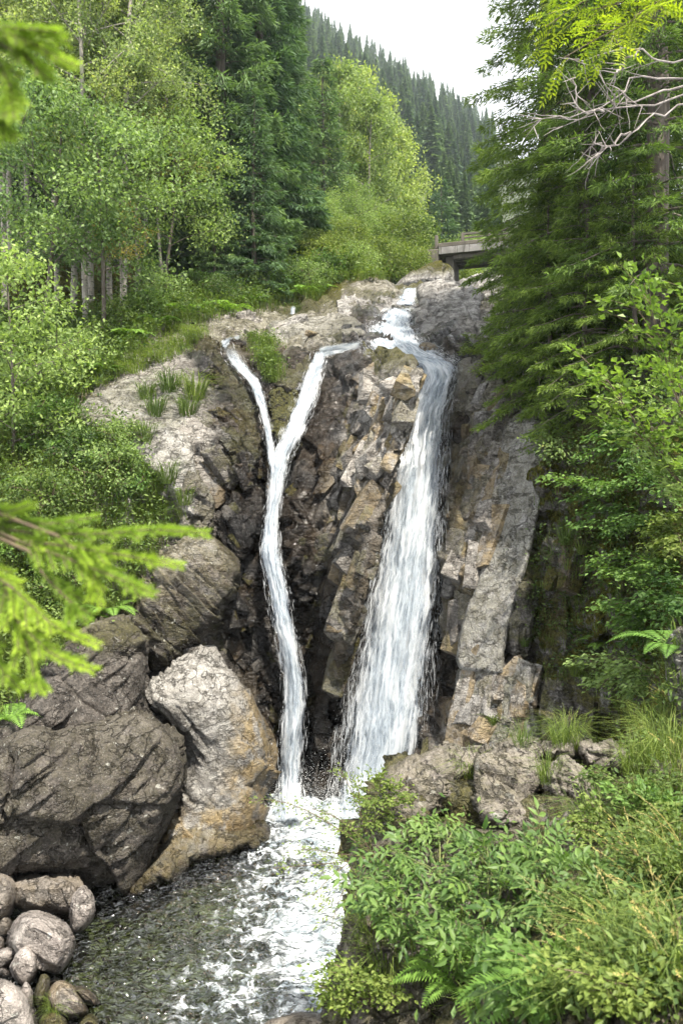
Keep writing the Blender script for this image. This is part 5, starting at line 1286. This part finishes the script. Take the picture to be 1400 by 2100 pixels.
# rowan: trunk beyond the frame, boughs hanging in
def pinnate(seed, L=0.2, pairs=6, ll=0.05, lw=0.016):
    G = Geo(); r = np.random.default_rng(seed); s = np.linspace(0, 1, 8)
    ax = np.stack([0 * s, s * L, -0.12 * L * s ** 2], -1); G.tube(ax, 0.0016 * (1 - s) + 0.0005, 3, 0.2)
    for k in range(pairs):
        t = 0.2 + 0.75 * k / (pairs - 1); c = np.array([[0, t * L, -0.12 * L * t * t]])
        for sg in (-1, 1):
            G.cards(c, np.array([[sg * 1.0, 0.45, -0.12]]) + r.normal(size=(1, 3)) * .08, np.array([[0, 0, 1.0]]), ll, lw, np.clip(r.normal(.5, .2, 1), 0, 1), 0.15, 0.4)
    G.cards(ax[-1:], np.array([[0, 1, -.2]]), np.array([[0, 0, 1.0]]), ll, lw, np.array([.6]), 0.15, 0.4)
    return G
PIN = [pinnate(k).mesh('leaf', 'rowan') for k in range(4)]
def leafy_boughs(o, root, boughs, meshes, per, r, droop=0.3, size=1.0, stem_r=0.008, matn='twig', twigs=6, tw_len=0.33, part='leaf', pitch=0.0):
    """boughs of one plant (part bough) carrying single leaves (part leaf) as objects that share meshes"""
    for tg in boughs:
        tg = np.array(tg) - root[0]; b0 = root[1] - root[0]; L = np.linalg.norm(tg - b0); s = np.linspace(0, 1, 9)
        pts = b0 + (tg - b0) * s[:, None] + np.array([0, 0, 1]) * (droop * L * (s - s ** 2))[:, None] + r.normal(size=3) * (0.04 * L * np.sin(3 * s))[:, None]
        T = Geo(); T.tube(pts, stem_r * (1 - 0.8 * s) + 0.0012, 5); dv = unit(np.gradient(pts, axis=0)); spots = []
        for k in range(twigs):
            t = 0.4 + 0.58 * (k + r.random()) / twigs; i0 = min(int(t * 8), 7); c = pts[i0] + (pts[i0 + 1] - pts[i0]) * (t * 8 - i0)
            sd = np.cross(dv[i0], [0, 0, 1]); d = unit(dv[i0] * 0.8 + sd * (1 if k % 2 else -1) * r.uniform(.3, .9) + r.normal(size=3) * .2)
            l2 = L * tw_len * r.uniform(.6, 1.1) * (1.15 - t * 0.7); s2 = np.linspace(0, 1, 5)
            tw = c + d * (s2 * l2)[:, None] - np.array([0, 0, 1]) * (0.12 * l2 * s2 ** 2)[:, None]
            T.tube(tw, stem_r * .4 * (1 - s2) + 0.0009, 3)
            for e in range(per):
                u = (e + 0.7) / per; j = min(int(u * 4), 3); spots.append((tw[j] + (tw[j + 1] - tw[j]) * (u * 4 - j), d, 1 if e % 2 else -1, u))
        link('bough', T.mesh('bough', matn, True), o)
        for c, d, sg, u in spots:
            y = unit(d * (0.5 + 0.9 * (u > 0.93)) + sg * np.cross(d, [0, 0, 1]) * (0.75 if u <= 0.93 else 0.1) + np.array([0, 0, -0.25 + 0.2 * r.random()]) + r.normal(size=3) * .15)
            zz = np.array([0, -pitch, 1.0]) + r.normal(size=3) * .4; x = unit(np.cross(y, zz)); z = np.cross(x, y); sc = size * r.uniform(.6, 1.25)
            m = Matrix([[x[0] * sc, y[0] * sc, z[0] * sc, c[0]], [x[1] * sc, y[1] * sc, z[1] * sc, c[1]], [x[2] * sc, y[2] * sc, z[2] * sc, c[2]], [0, 0, 0, 1]])
            lo = link(part, meshes[r.integers(len(meshes))], o); lo.matrix_basis = m
def plant_root(name, label, category, base, group=None):
    o = bpy.data.objects.new(name, None); C.objects.link(o); o.location = base; set_props(o, label=label, category=category)
    if group: o['group'] = group
    return o
rb = P(1640, 1500, 5.6); rb[2] = drop(rb[0], rb[1], 6.0) - 0.1
ro = plant_root('rowan_tree', 'yellow-green rowan with feathery leaves hanging in from above', 'tree', rb)
G = Geo(); zz = np.linspace(0, 1, 10); top = P(1560, -120, 5.5) - rb
G.tube(top * zz[:, None] + np.array([0.1, 0.1, 0]) * np.sin(zz * 3)[:, None], 0.07 * (1 - zz) + 0.02, 8); link('trunk', G.mesh('trunk', 'bark_dark', True), ro)
leafy_boughs(ro, (rb, P(1550, -60, 5.5)), [P(1120, 60, 5.2), P(1150, 120, 5.0), P(1210, 20, 5.4), P(1130, 0, 5.3), P(1240, 110, 5.1), P(1300, 30, 5.0), P(1180, -40, 5.3)], PIN, 6, np.random.default_rng(4), 0.15, 0.95, 0.008, 'twig', 6, 0.26)

# dead tree: bare branches reaching in
db = P(1700, 1200, 7.4); db[2] = drop(db[0], db[1], 6.0) - 0.1
do = plant_root('dead_tree', 'dead grey tree with bare crooked branches in front of the spruces', 'tree', db)
G = Geo(); top = P(1600, 100, 7.2) - db; G.tube(top * zz[:, None], 0.08 * (1 - zz) + 0.03, 8); link('trunk', G.mesh('trunk', 'bark_dead', True), do)
r = np.random.default_rng(12)
def crook(pts, n=14, j=0.02):
    p = np.array(pts); t = np.linspace(0, len(p) - 1, n); q = np.stack([np.interp(t, np.arange(len(p)), p[:, k]) for k in range(3)], -1)
    return q + r.normal(size=q.shape) * j
for br_ in [[(1570, 150, 7.2), (1400, 195, 7.0), (1340, 215, 6.9), (1240, 225, 6.8), (1180, 232, 6.8), (1120, 240, 6.8), (1068, 280, 6.8)],
            [(1560, 200, 7.2), (1400, 210, 7.0), (1330, 240, 6.9), (1290, 275, 6.8), (1240, 310, 6.8), (1196, 336, 6.8)],
            [(1580, 120, 7.2), (1395, 170, 7.1), (1310, 155, 7.0), (1270, 190, 6.9), (1200, 235, 6.9), (1120, 272, 6.9)],
            [(1570, 80, 7.2), (1360, 130, 7.1), (1310, 97, 7.0), (1230, 110, 7.0), (1150, 130, 7.0)],
            [(1400, 172, 7.0), (1290, 210, 6.9), (1262, 190, 6.9), (1258, 215, 6.9)], [(1290, 275, 6.8), (1232, 305, 6.8), (1210, 290, 6.8)],
            [(1310, 97, 7.0), (1260, 150, 6.95), (1240, 185, 6.95)], [(1240, 225, 6.8), (1178, 230, 6.8), (1180, 180, 6.8), (1178, 150, 6.8)]]:
    b = crook([P(*q) - db for q in br_]); sx = np.linspace(0, 1, len(b)); G = Geo(); G.tube(b, 0.009 * (1 - sx) ** 0.8 + 0.002, 5)
    for k in range(12):
        i0 = r.integers(4, 13); d = unit(b[i0] - b[i0 - 1] + r.normal(size=3) * 0.09); l = r.uniform(.12, .35); s2 = np.linspace(0, 1, 5)
        G.tube(b[i0] + unit(d + r.normal(size=3) * .5) * (s2 * l)[:, None] + r.normal(size=(5, 3)) * .006 * s2[:, None], 0.004 * (1 - s2) + .0015, 4)
    link('branch', G.mesh('branch', 'bark_dead', True), do)

# ------------------------------------------------------------------ compound-leaved bushes on the rocky point
def leaflets5(seed):
    r = np.random.default_rng(seed); V, Fc, rr = [], [], []
    def leaflet(c, ang, l, tone):
        d = np.array([math.sin(ang), math.cos(ang), 0]); sd = np.array([d[1], -d[0], 0]); up = np.array([0, 0, 1.0]); w = l * 0.36
        dr = -0.22 * l
        ctr = [c, c + d * l * .35 + up * dr * .1, c + d * l * .68 + up * dr * .4, c + d * l + up * dr]
        L_ = [ctr[1] + sd * w * .5 + up * w * .16, ctr[2] + sd * w * .36 + up * w * .1]; R_ = [ctr[1] - sd * w * .5 + up * w * .16, ctr[2] - sd * w * .36 + up * w * .1]
        b = sum(len(x) for x in V); V.append(np.array(ctr + L_ + R_)); rr.append(np.full(8, tone))
        Fc.append(np.array([[0, 4, 1], [1, 4, 5], [1, 5, 2], [2, 5, 3], [0, 1, 6], [1, 7, 6], [1, 2, 7], [2, 3, 7]]) + b)
    t0 = r.uniform(0.25, 0.75)
    for k, (y, a, l) in enumerate([(0.065, 1.15, .075), (0.065, -1.15, .075), (0.115, .95, .085), (0.115, -.95, .085), (0.155, 0.0, .095)]):
        leaflet(np.array([0, y, -0.5 * y * y]), a + r.normal() * .12, l * r.uniform(.85, 1.12), np.clip(t0 + r.normal() * .12, 0, 1))
    b = sum(len(x) for x in V)
    st = np.array([[-.0014, 0, 0], [.0014, 0, 0], [0.0008, .16, -.012], [-0.0008, .16, -.012]]); V.append(st); rr.append(np.full(4, .3)); Fc.append(np.array([[0, 1, 2], [0, 2, 3]]) + b)
    return make_mesh('leaf', np.concatenate(V), np.concatenate(Fc), M['elder'], False, dict(rnd=np.concatenate(rr)))
ELD = [leaflets5(80 + k) for k in range(6)]
r = np.random.default_rng(17)
def gp(px, py, dD):
    h = hit(px, py); D = min(h[0][1], 6.6) if h else 5.0
    return P(px, py, D - dD)
for lab, (rx, ry), tgs in [
    ('compound-leaved bush draping the outcrop below the rounded nose', (900, 1800), [(800, 1740), (850, 1690), (890, 1680), (940, 1690), (780, 1790), (850, 1770)]),
    ('compound-leaved bush in front of the cracked block', (1020, 1830), [(1000, 1720), (1060, 1730), (1110, 1720), (960, 1750), (1090, 1770), (1150, 1740)]),
    ('compound-leaved bush leaning over the edge toward the foam', (860, 1900), [(745, 1800), (760, 1850), (800, 1870), (740, 1740), (820, 1820)]),
    ('compound-leaved bush filling the middle of the rocky point', (1000, 1930), [(900, 1830), (950, 1800), (1000, 1790), (1050, 1800), (940, 1890), (1010, 1860), (1080, 1840)]),
    ('compound-leaved bush spreading toward the dry grass', (1130, 1900), [(1100, 1750), (1160, 1780), (1220, 1770), (1260, 1800), (1130, 1820), (1200, 1840)]),
    ('lowest compound-leaved bush above the dark hollow', (960, 1990), [(830, 1900), (900, 1910), (950, 1930), (1000, 1920)]),
    ('small compound-leaved sapling beside the ferns', (1060, 2090), [(1040, 2040), (1090, 2030)])]:
    h = hit(rx, ry); base = h[0]
    o = plant_root('elder_bush', lab, 'bush', base, 'compound-leaved bushes on the rocky point')
    leafy_boughs(o, (base, base), [gp(a, b, r.uniform(.25, .75)) for a, b in tgs], ELD, 4, r, 0.35, 0.95, 0.006, 'stem_green', 3, 0.34, pitch=0.45)
    # shaded inner leaves too many and too deep to tell apart
    G = Geo(); n = 130; a = np.array([gp(*tgs[k % len(tgs)], 0.15) for k in range(n)]) - base; t = r.uniform(.15, .95, n)[:, None]
    q = a * t + r.normal(size=(n, 3)) * 0.12; G.cards(q, r.normal(size=(n, 3)), np.array([0, -.3, 1.]) + r.normal(size=(n, 3)) * .5, .075, .03, np.clip(r.normal(.35, .2, n), 0, 1), .15, .45)
    link('inner_foliage', G.mesh('inner_foliage', 'elder'), o, kind='stuff')

# twiggy shrub over the pool
h = hit(770, 1760)
arching('shrub', 'sparse twiggy shrub with tiny leaves leaning over the foam', 'shrub', h[0], [P(545, 1640, 5.6), P(560, 1780, 5.4), P(640, 1660, 5.6), P(700, 1580, 5.9), P(735, 1600, 5.9), P(640, 1840, 5.2), P(620, 1740, 5.4), P(690, 1700, 5.5), P(680, 1900, 5.2)], 0.03, 16, 'bush', 0.12, 0.03, 401, side_twigs=8, stem_r=0.004, fat=0.5)
h = hit(790, 1650)
arching('shrub', 'small yellowing shrub on the nose of the outcrop', 'shrub', h[0], [P(770, 1580, 6.0), P(730, 1640, 5.8), P(800, 1600, 6.0), P(830, 1640, 5.8), P(750, 1690, 5.8)], 0.04, 22, 'bush', 0.15, 0.04, 402, side_twigs=7, stem_r=0.004)
for i, (x, y, mt, lab) in enumerate([(1300, 1640, 'bush', 'yellow-green small-leaved shrub on the bank beside the outcrop wedge'), (1360, 1690, 'shade_bush', 'green small-leaved shrub on the bank under the low rock'), (1260, 1720, 'bush', 'straggling shrub above the dry grass'),
                         (1380, 1820, 'bush', 'dense shrub among the dry grass stalks'), (1250, 1900, 'bush', 'yellowish low shrub beside the ferns'), (1180, 2040, 'shade_bush', 'leafy herb clump under the low shrub'), (760, 2060, 'bush', 'straw-coloured shrub at the bottom of the rocky point'), (1330, 2060, 'bush', 'tangle of herbs in the long grass')]):
    h = hit(x, y); p0 = h[0]; s = 0.45 if 'sprig' not in lab else 0.3
    tg = [p0 + np.array([R.uniform(-s, s), R.uniform(-.5, .1) * s, R.uniform(.15, .75) * s]) for _ in range(9)]
    arching('shrub', lab, 'shrub', p0, tg, 0.038 if mt == 'bush' else 0.055, 22, mt, 0.15, 0.05, 420 + i, side_twigs=6, stem_r=0.004)

# low bushes and ferns along the forest edge
BS = [broadleaf(1.7, 0.9, 151 + k, leaf=0.10, n=2600, base=0.05, trunk_r=0.02, mat=['shade_bush', 'under', 'alder'][k], spread=0.2, limb=12, lean=0.1, bark='twig') for k in range(3)]
for i, (x, y, s, lab) in enumerate([(300, 655, 1.0, 'low bush at the foot of the birch stems'), (240, 690, 1.1, 'spreading bush above the grassy ledge'), (350, 625, 1.0, 'bush beside the white stone'), (410, 610, 1.0, 'dark low bush under the spruce skirts'), (450, 620, .9, 'bush at the edge of the ferns by the spruces'), (500, 605, 1.0, 'bush behind the pointed grey rock'),
                       (550, 600, 1.1, 'leafy bush over the rill'), (590, 590, 1.1, 'bush between the rill and the tall spruces'), (640, 595, 1.1, 'bush on the bank above the layered shelf'), (670, 575, 1.2, 'bush by the grey stone upstream'), (200, 740, 1.1, 'bush above the whaleback'), (160, 780, 1.2, 'shaded bush beside the whaleback'), (110, 900, 1.0, 'bush below the small sunlit tree'), (170, 980, 1.1, 'dense bush in the middle of the grassy bank'),
                       (230, 1010, 1.0, 'round bush beneath the flat pale slab'), (290, 1040, .8, 'bush at the edge of the drop beside the flat slab'), (90, 1080, 1.1, 'bush behind the young spruce boughs'), (250, 940, .8, 'yellowish bush at the head of the flat slab'), (60, 1180, 1.0, 'bush above the dark boulder shoulder'), (140, 1240, .8, 'herb bush on the dark boulder shoulder'), (730, 560, 1.2, 'bush at the water edge below the bridge thicket'), (800, 555, 1.1, 'bush beside the mossy-capped boulder')]):
    h = hit(x, y)
    if h is not None: put_tree('bush', BS[i % 3], h[0] - np.array([0, 0, .05]), R.uniform(0, 6), s * 0.8, lab, 'bush', None, ('stem', 'foliage'))
for i, (x, y) in enumerate([(270, 700), (320, 670), (385, 645), (430, 640), (470, 640), (520, 625), (580, 610), (620, 605), (660, 600), (210, 770), (130, 930), (200, 920)]):
    small('fern', FERN[i % 3], x, y, 1.8, 'pale green fern in the ferny strip between the trees and the bare rock', 'fern', 'ferns along the forest edge')

# ferns
for x, y, s, lab in [(225, 1262, 1.5, 'fern on top of the dark boulder shoulder'), (180, 1275, 1.2, 'smaller fern beside the boulder-top fern'), (940, 2030, 0.8, 'fern in the dark hollow below the bushes'), (1110, 2060, 0.8, 'fern between the sapling and the herb clump'), (1040, 2000, 0.7, 'fern tucked under the leafy bush'),
                     (1240, 1330, 1.1, 'fern hanging on the mossy snout'), (1380, 1340, 1.2, 'fern behind the pitted stone'), (60, 1000, 1.4, 'fern in the tall herbs of the grassy bank'), (40, 930, 1.5, 'fern under the small sunlit tree'), (20, 1480, 1.3, 'fern on the bank next to the huge boulder')]:
    small('fern', FERN[R.integers(3)], x, y, s, lab, 'fern')

# grass tufts one can pick out
for x, y, s, k, lab in [
    (350, 800, 1.5, 0, 'tall sunlit grass tuft on the pale whaleback'), (400, 815, 1.6, 1, 'tall grass tuft at the shoulder edge of the whaleback'), (320, 850, 1.3, 2, 'bushy grass tuft between the whaleback and the flat slab'), (300, 815, 1.2, 0, 'grass tuft behind the bushy tuft'), (385, 850, 1.3, 1, 'grass tuft above the flat pale slab'),
    (560, 750, 1.4, 0, 'grass tuft hanging off the second rock shelf'), (540, 715, 1.3, 2, 'grass clump between shelf and side stream'), (345, 985, 1.2, 1, 'grass tuft overhanging the flat slab edge'), (380, 1030, 1.0, 0, 'grass tuft at the corner of the vertical rock edge'), (300, 900, 1.1, 2, 'grass tuft at the head of the flat slab'),
    (1160, 1110, 1.1, 1, 'grass hanging from the mossy ledge'), (1190, 1130, 1.0, 0, 'grass fringe beside the hanging grass'), (1210, 1400, 1.0, 2, 'grass cushion on the overhung block'), (1180, 1380, 0.9, 1, 'mossy grass on the lower shaded wall'), (1010, 1480, 0.8, 0, 'thin grass in a joint of the fractured block'), (1075, 1320, 0.7, 0, 'wisp of grass on the white-streaked spur'),
    (960, 720, 1.0, 1, 'grass beside the massive square boulder'), (610, 640, 1.4, 2, 'grass at the lip of the rill'), (650, 615, 1.5, 0, 'grass under the bushes by the rock step')]:
    small('grass_tuft', TUFT[k], x, y, s * (1.15 if x < 420 else 0.8), lab, 'grass', None, None, 0.03)
for x, y, s, k, lab in [(965, 1590, .8, 0, 'green tuft in the gap of the outcrop'), (1070, 1525, .7, 1, 'tuft growing on top of the cracked block'), (1170, 1520, 1.0, 2, 'long arching tuft behind the flat-topped block'), (1150, 1525, .9, 0, 'tuft on the flat-topped block'), (1120, 1590, .7, 1, 'tuft between wedge and cracked block'), (1210, 1700, 1.1, 2, 'drooping tuft below the outcrop wedge'),
                      (1300, 1580, 1.0, 0, 'tuft at the end block of the outcrop'), (1340, 1520, 1.5, 1, 'long grass clump near the pitted stone'), (1390, 1500, 1.7, 2, 'tall grass at the foot of the pitted stone'), (1370, 1560, 1.4, 0, 'grass over the low sunk rock'), (1300, 1480, 1.3, 1, 'grass running up to the shaded wall'), (790, 1990, .9, 0, 'grass hanging down the dark rock wall'), (760, 1900, .9, 1, 'grass at the edge of the dark rock wall'), (112, 2076, 0.8, 2, 'sprig of bright grass between the wet shore stones')]:
    small('grass_tuft', TUFT_N[k], x, y, s, lab, 'grass', None, None, 0.02)

# ------------------------------------------------------------------ ground cover nobody could count
def cover(poly, n, kind, rs, hgt=0.4, w=0.01, leaf=0.08):
    r = np.random.default_rng(rs); P_, N_ = [], []
    for px, py in in_poly(poly, n, r):
        h = hit(px, py)
        if h is not None: P_.append(h[0]); N_.append(h[1])
    return np.array(P_), np.array(N_), r
Gg, Gu = Geo(), Geo()
def grass_on(poly, n, per, hgt, w, rs, tone=0.5):
    p, nn, r = cover(poly, n, 0, rs); p = np.repeat(p, per, 0); nn = np.repeat(nn, per, 0); m = len(p)
    sc = np.clip(p[:, 1] / 20, 0.2, 2)[:, None]
    p = p + r.normal(size=(m, 3)) * np.array([.12, .12, 0.0]) * sc - nn * 0.03
    clump = np.repeat(r.uniform(0.6, 1.2, m // per), per)
    blades(Gg, p, nn * np.array([1, 1, 0]) + r.normal(size=(m, 3)) * .6, hgt * clump * r.uniform(.5, 1.2, m), w, r.uniform(.3, 1.5, m), np.clip(r.normal(tone, .25, m), 0, 1))
def leaves_on(poly, n, per, hgt, leaf, rs, tone=0.5):
    p, nn, r = cover(poly, n, 0, rs); c = len(p); hh = r.uniform(.3, 1.2, c) * hgt; tn = r.uniform(0, .7, c)
    p = np.repeat(p, per, 0); m = len(p); hh = np.repeat(hh, per)
    t = r.random(m) ** .6
    q = p + np.stack([r.normal(size=m) * hh * .35, r.normal(size=m) * hh * .35, t * hh], -1) + np.repeat(nn, per, 0) * 0.05
    Gu.cards(q, r.normal(size=(m, 3)) * np.array([1, 1, .6]), np.array([0, 0, 1.]) + r.normal(size=(m, 3)) * .6, leaf * r.uniform(.6, 1.4, m), leaf * .5 * r.uniform(.7, 1.3, m), np.clip(np.repeat(tn, per) + (tone - .4) + r.normal(size=m) * .18, 0, 1), .12, .45)
BANK = [(-20, 890), (60, 850), (130, 850), (190, 880), (270, 895), (275, 955), (335, 1000), (375, 1060), (360, 1100), (300, 1180), (262, 1250), (170, 1288), (100, 1370), (40, 1450), (-20, 1500)]
EDGE = [(-20, 640), (200, 640), (300, 610), (480, 575), (690, 565), (700, 595), (640, 615), (600, 622), (545, 650), (530, 640), (480, 640), (440, 665), (395, 668), (330, 690), (270, 745), (200, 795), (140, 840), (-20, 880)]
LEDGE = [(270, 740), (350, 690), (390, 670), (430, 680), (400, 720), (330, 750), (250, 775), (200, 800)]
SHELF = [(500, 700), (540, 690), (570, 705), (560, 745), (585, 780), (560, 790), (530, 750), (520, 720)]
WALL = [(1100, 900), (1200, 890), (1400, 900), (1400, 1480), (1280, 1500), (1220, 1420), (1130, 1400), (1080, 1300), (1080, 1180), (1110, 1080), (1100, 980)]
FLOOR = [(1000, 620), (1400, 600), (1400, 880), (1250, 870), (1080, 860), (1010, 780), (985, 700)]
RBANK = [(1285, 1520), (1310, 1480), (1400, 1440), (1400, 2100), (1120, 2100), (1180, 1950), (1260, 1800), (1280, 1700), (1270, 1600)]
POINT = [(740, 1720), (800, 1700), (1000, 1700), (1120, 1740), (1260, 1700), (1280, 1900), (1150, 2100), (700, 2100), (680, 2060), (710, 1880)]
VALL = [(560, 560), (700, 540), (860, 520), (860, 545), (812, 575), (700, 580), (600, 590)]
grass_on(BANK, 900, 14, 0.55, 0.014, 1, .6); grass_on(EDGE, 1100, 10, 0.6, 0.02, 2, .4); grass_on(LEDGE, 160, 12, 0.4, 0.016, 3, .75); grass_on(SHELF, 110, 10, 0.35, 0.014, 4, .5)
grass_on(WALL, 300, 10, 0.3, 0.009, 5, .35); grass_on(FLOOR, 160, 8, 0.4, 0.014, 6, .3); grass_on(RBANK, 260, 8, 0.34, 0.0065, 7, .5); grass_on(POINT, 120, 7, 0.22, 0.006, 8, .45); grass_on(VALL, 250, 9, 0.6, 0.03, 9, .5)
leaves_on(BANK, 420, 34, 0.8, 0.10, 11, .55); leaves_on(EDGE, 700, 26, 0.8, 0.14, 12, .4); leaves_on(LEDGE, 60, 14, .3, .09, 13, .6); leaves_on(SHELF, 60, 20, .4, .09, 14, .5)
leaves_on(WALL, 260, 26, .45, .07, 15, .3); leaves_on(FLOOR, 220, 24, .6, .10, 16, .35); leaves_on(RBANK, 210, 20, .22, .045, 17, .45); leaves_on([(740, 1720), (800, 1700), (1000, 1700), (1120, 1740), (1260, 1700), (1280, 1900), (1150, 1960), (1000, 1900), (760, 1880)], 45, 16, .22, .05, 18, .35); leaves_on(VALL, 300, 26, .9, .2, 19, .5)
link('grass', Gg.mesh('grass', 'grass'), kind='stuff', label='long green and straw-coloured grass on the banks and ledges')
link('undergrowth', Gu.mesh('undergrowth', 'under'), kind='stuff', label='low herbs and seedlings covering the banks')

# dry grass stalks with seed heads
r = np.random.default_rng(55)
for i, (x, y) in enumerate([(1280, 1960), (1350, 1900), (1390, 1980), (1240, 2040), (1330, 1850), (1390, 1780), (1180, 1990), (1370, 2060), (1300, 1790), (1200, 1930), (1395, 1600), (1380, 1480)]):
    h = hit(x, y)
    if h is None: continue
    G, S = Geo(), Geo()
    for k in range(7):
        s = np.linspace(0, 1, 8); L = r.uniform(.35, .6); d = unit(np.array([r.uniform(-.9, .3), r.uniform(-.4, .3), 0])) * r.uniform(.3, .8)
        ax = d * (L * s ** 1.8)[:, None] + np.array([0, 0, 1]) * (L * (s - .25 * s ** 2))[:, None] + r.normal(size=3) * .03
        G.tube(ax, .0012 * (1 - s) + .0006, 3); tg = ax[-1] - ax[-2]; n = 26; t = r.random(n)
        S.cards(ax[-2] + (ax[-1] - ax[-2]) * (t * 1.6 - .6)[:, None], tg + r.normal(size=(n, 3)) * .025, np.array([0, 0, 1.]) + r.normal(size=(n, 3)), .014, .004, np.clip(r.normal(.6, .2, n), 0, 1))
    o = plant_root('grass_stalk', 'sheaf of dry straw-coloured grass stalks with nodding seed heads on the bank', 'grass', h[0] - np.array([0, 0, .02]), 'dry grass stalks on the bank')
    link('stalk', G.mesh('stalk', 'grass_dry'), o); link('seed_head', S.mesh('seed_head', 'grass_dry'), o, kind='stuff')

# ------------------------------------------------------------------ ground under the viewer and the young spruce beside the camera
gx = np.linspace(-4, 5, 40); gyy = np.linspace(-3, 2.2, 26); A, B = np.meshgrid(gx, gyy)
p3 = np.stack([A.ravel(), B.ravel(), 0 * A.ravel()], -1)
v = p3 + np.array([0, 0, 1]) * (-1.75 - 0.5 * sstep(0.8, 2.2, B.ravel()) + 0.1 * fbm(p3 * 1.2, 3, 3))[:, None]
link('path', make_mesh('path', v, grid_faces(26, 40)[:, ::-1], M['soil']), kind='structure', label='earth path at the viewpoint')
ys = plant_root('spruce_tree', 'young spruce with soft bright green boughs close to the viewpoint', 'tree', (-0.98, 1.32, -1.95))
G = Geo(); zz = np.linspace(0, 4.2, 12); G.tube(np.stack([0.02 * np.sin(zz * 2), 0.02 * np.cos(zz), zz], -1), 0.035 * (1 - zz / 4.6), 8); link('trunk', G.mesh('trunk', 'bark_dark', True), ys)
r = np.random.default_rng(77); base = np.array([-0.98, 1.32, -1.95])
def needles(G, pts, dens, nl, nw):
    seg = np.linalg.norm(np.diff(pts, axis=0), axis=1); n = max(6, int(seg.sum() * dens)); t = r.random(n) * (len(pts) - 1); i = np.minimum(t.astype(int), len(pts) - 2); f = (t - i)[:, None]
    c = pts[i] * (1 - f) + pts[i + 1] * f; tg = unit(pts[i + 1] - pts[i]); q = r.normal(size=(n, 3)); q[:, 2] *= .8; q = unit(np.cross(tg, q))
    tip = t / (len(pts) - 1)
    G.cards(c, q * .8 + tg * .75, np.cross(q, tg), nl * r.uniform(.7, 1.1, n), nw, np.clip(.2 + .6 * tip + r.normal(size=n) * .12, 0, 1), 0.05, .5)
tw_ = [[(-150, 1060, 1.34), (50, 1092, 1.32), (200, 1096, 1.3), (320, 1085, 1.28), (425, 1094, 1.26)], [(-60, 1100, 1.33), (100, 1115, 1.3), (250, 1138, 1.28), (372, 1160, 1.25)], [(40, 1110, 1.31), (150, 1150, 1.28), (240, 1185, 1.26), (315, 1218, 1.24)],
       [(-130, 1100, 1.34), (20, 1200, 1.28), (110, 1285, 1.25), (200, 1322, 1.22)], [(-100, 1150, 1.32), (30, 1270, 1.27), (110, 1345, 1.24), (195, 1375, 1.22)], [(0, 1180, 1.3), (45, 1290, 1.26), (66, 1360, 1.24), (76, 1418, 1.22)],
       [(-140, 1130, 1.34), (-40, 1290, 1.3), (0, 1370, 1.28), (42, 1412, 1.26)], [(-130, 1030, 1.36), (-30, 1040, 1.34), (20, 1050, 1.32), (62, 1034, 1.3)], [(120, 1100, 1.3), (180, 1150, 1.28), (200, 1190, 1.27), (196, 1232, 1.26)],
       [(-100, 1060, 1.36), (20, 1070, 1.34), (100, 1075, 1.32), (200, 1060, 1.31)], [(60, 1130, 1.3), (90, 1180, 1.28), (150, 1240, 1.26), (160, 1265, 1.25)],
       [(-120, 0, 1.1), (0, 60, 1.06), (80, 95, 1.04), (156, 135, 1.02)], [(-100, 70, 1.1), (0, 130, 1.06), (22, 180, 1.04), (30, 245, 1.02)], [(-80, 30, 1.1), (20, 58, 1.06), (80, 62, 1.04), (126, 66, 1.02)], [(-90, 130, 1.1), (-15, 195, 1.06), (3, 245, 1.04), (8, 285, 1.03)], [(-60, 60, 1.09), (20, 100, 1.06), (60, 120, 1.05), (95, 160, 1.04)]]
for k, tw in enumerate(tw_):
    b = np.array([P(*q) for q in tw]) - base; t = np.linspace(0, len(b) - 1, 12); b = np.stack([np.interp(t, np.arange(len(b)), b[:, c]) for c in range(3)], -1)
    j = np.array([0.0, 0.0, (0.0 if k < 11 else 0) + b[0][2] + 0.12]); b = np.concatenate([j[None], (j + (b[0] - j) * .5 + np.array([0, 0, .03]))[None], b])
    T, K = Geo(), Geo(); sx = np.linspace(0, 1, len(b)); T.tube(b, 0.0028 * (1 - sx) + .0011, 5, 0.2); needles(K, b[2:], 2400, .016, .0016)
    for e in range(12):
        i0 = r.integers(3, 12); tg = unit(b[i0 + 1] - b[i0]); sd = np.cross(tg, [0, -.3, 1]); d = unit(tg + sd * (1 if e % 2 else -1) * .8 + np.array([0, 0, -.2])); l = r.uniform(.035, .085) * (1.2 - i0 / 14)
        p = b[i0] + d * (np.linspace(0, 1, 5) * l)[:, None]; T.tube(p, .0012, 4, .2); needles(K, p, 2400, .015, .0016)
    bo = link('bough', T.mesh('bough', 'twig', True), ys); link('needles', K.mesh('needles', 'needle_near'), bo, kind='stuff')

# ------------------------------------------------------------------ thin air haze in the valley
t = NT('haze'); pv = t.n('ShaderNodeVolumePrincipled'); pv.inputs['Color'].default_value = (0.8, 0.9, 1.0, 1); pv.inputs['Density'].default_value = 0.0003; pv.inputs['Anisotropy'].default_value = 0.35
t.l(pv.outputs[0], t.out.inputs['Volume'])
v, f = box((-640, -30, -12), (640, 600, 360))
link('haze', make_mesh('haze', v, f, t.m, False), kind='stuff', label='thin pale haze in the valley air')
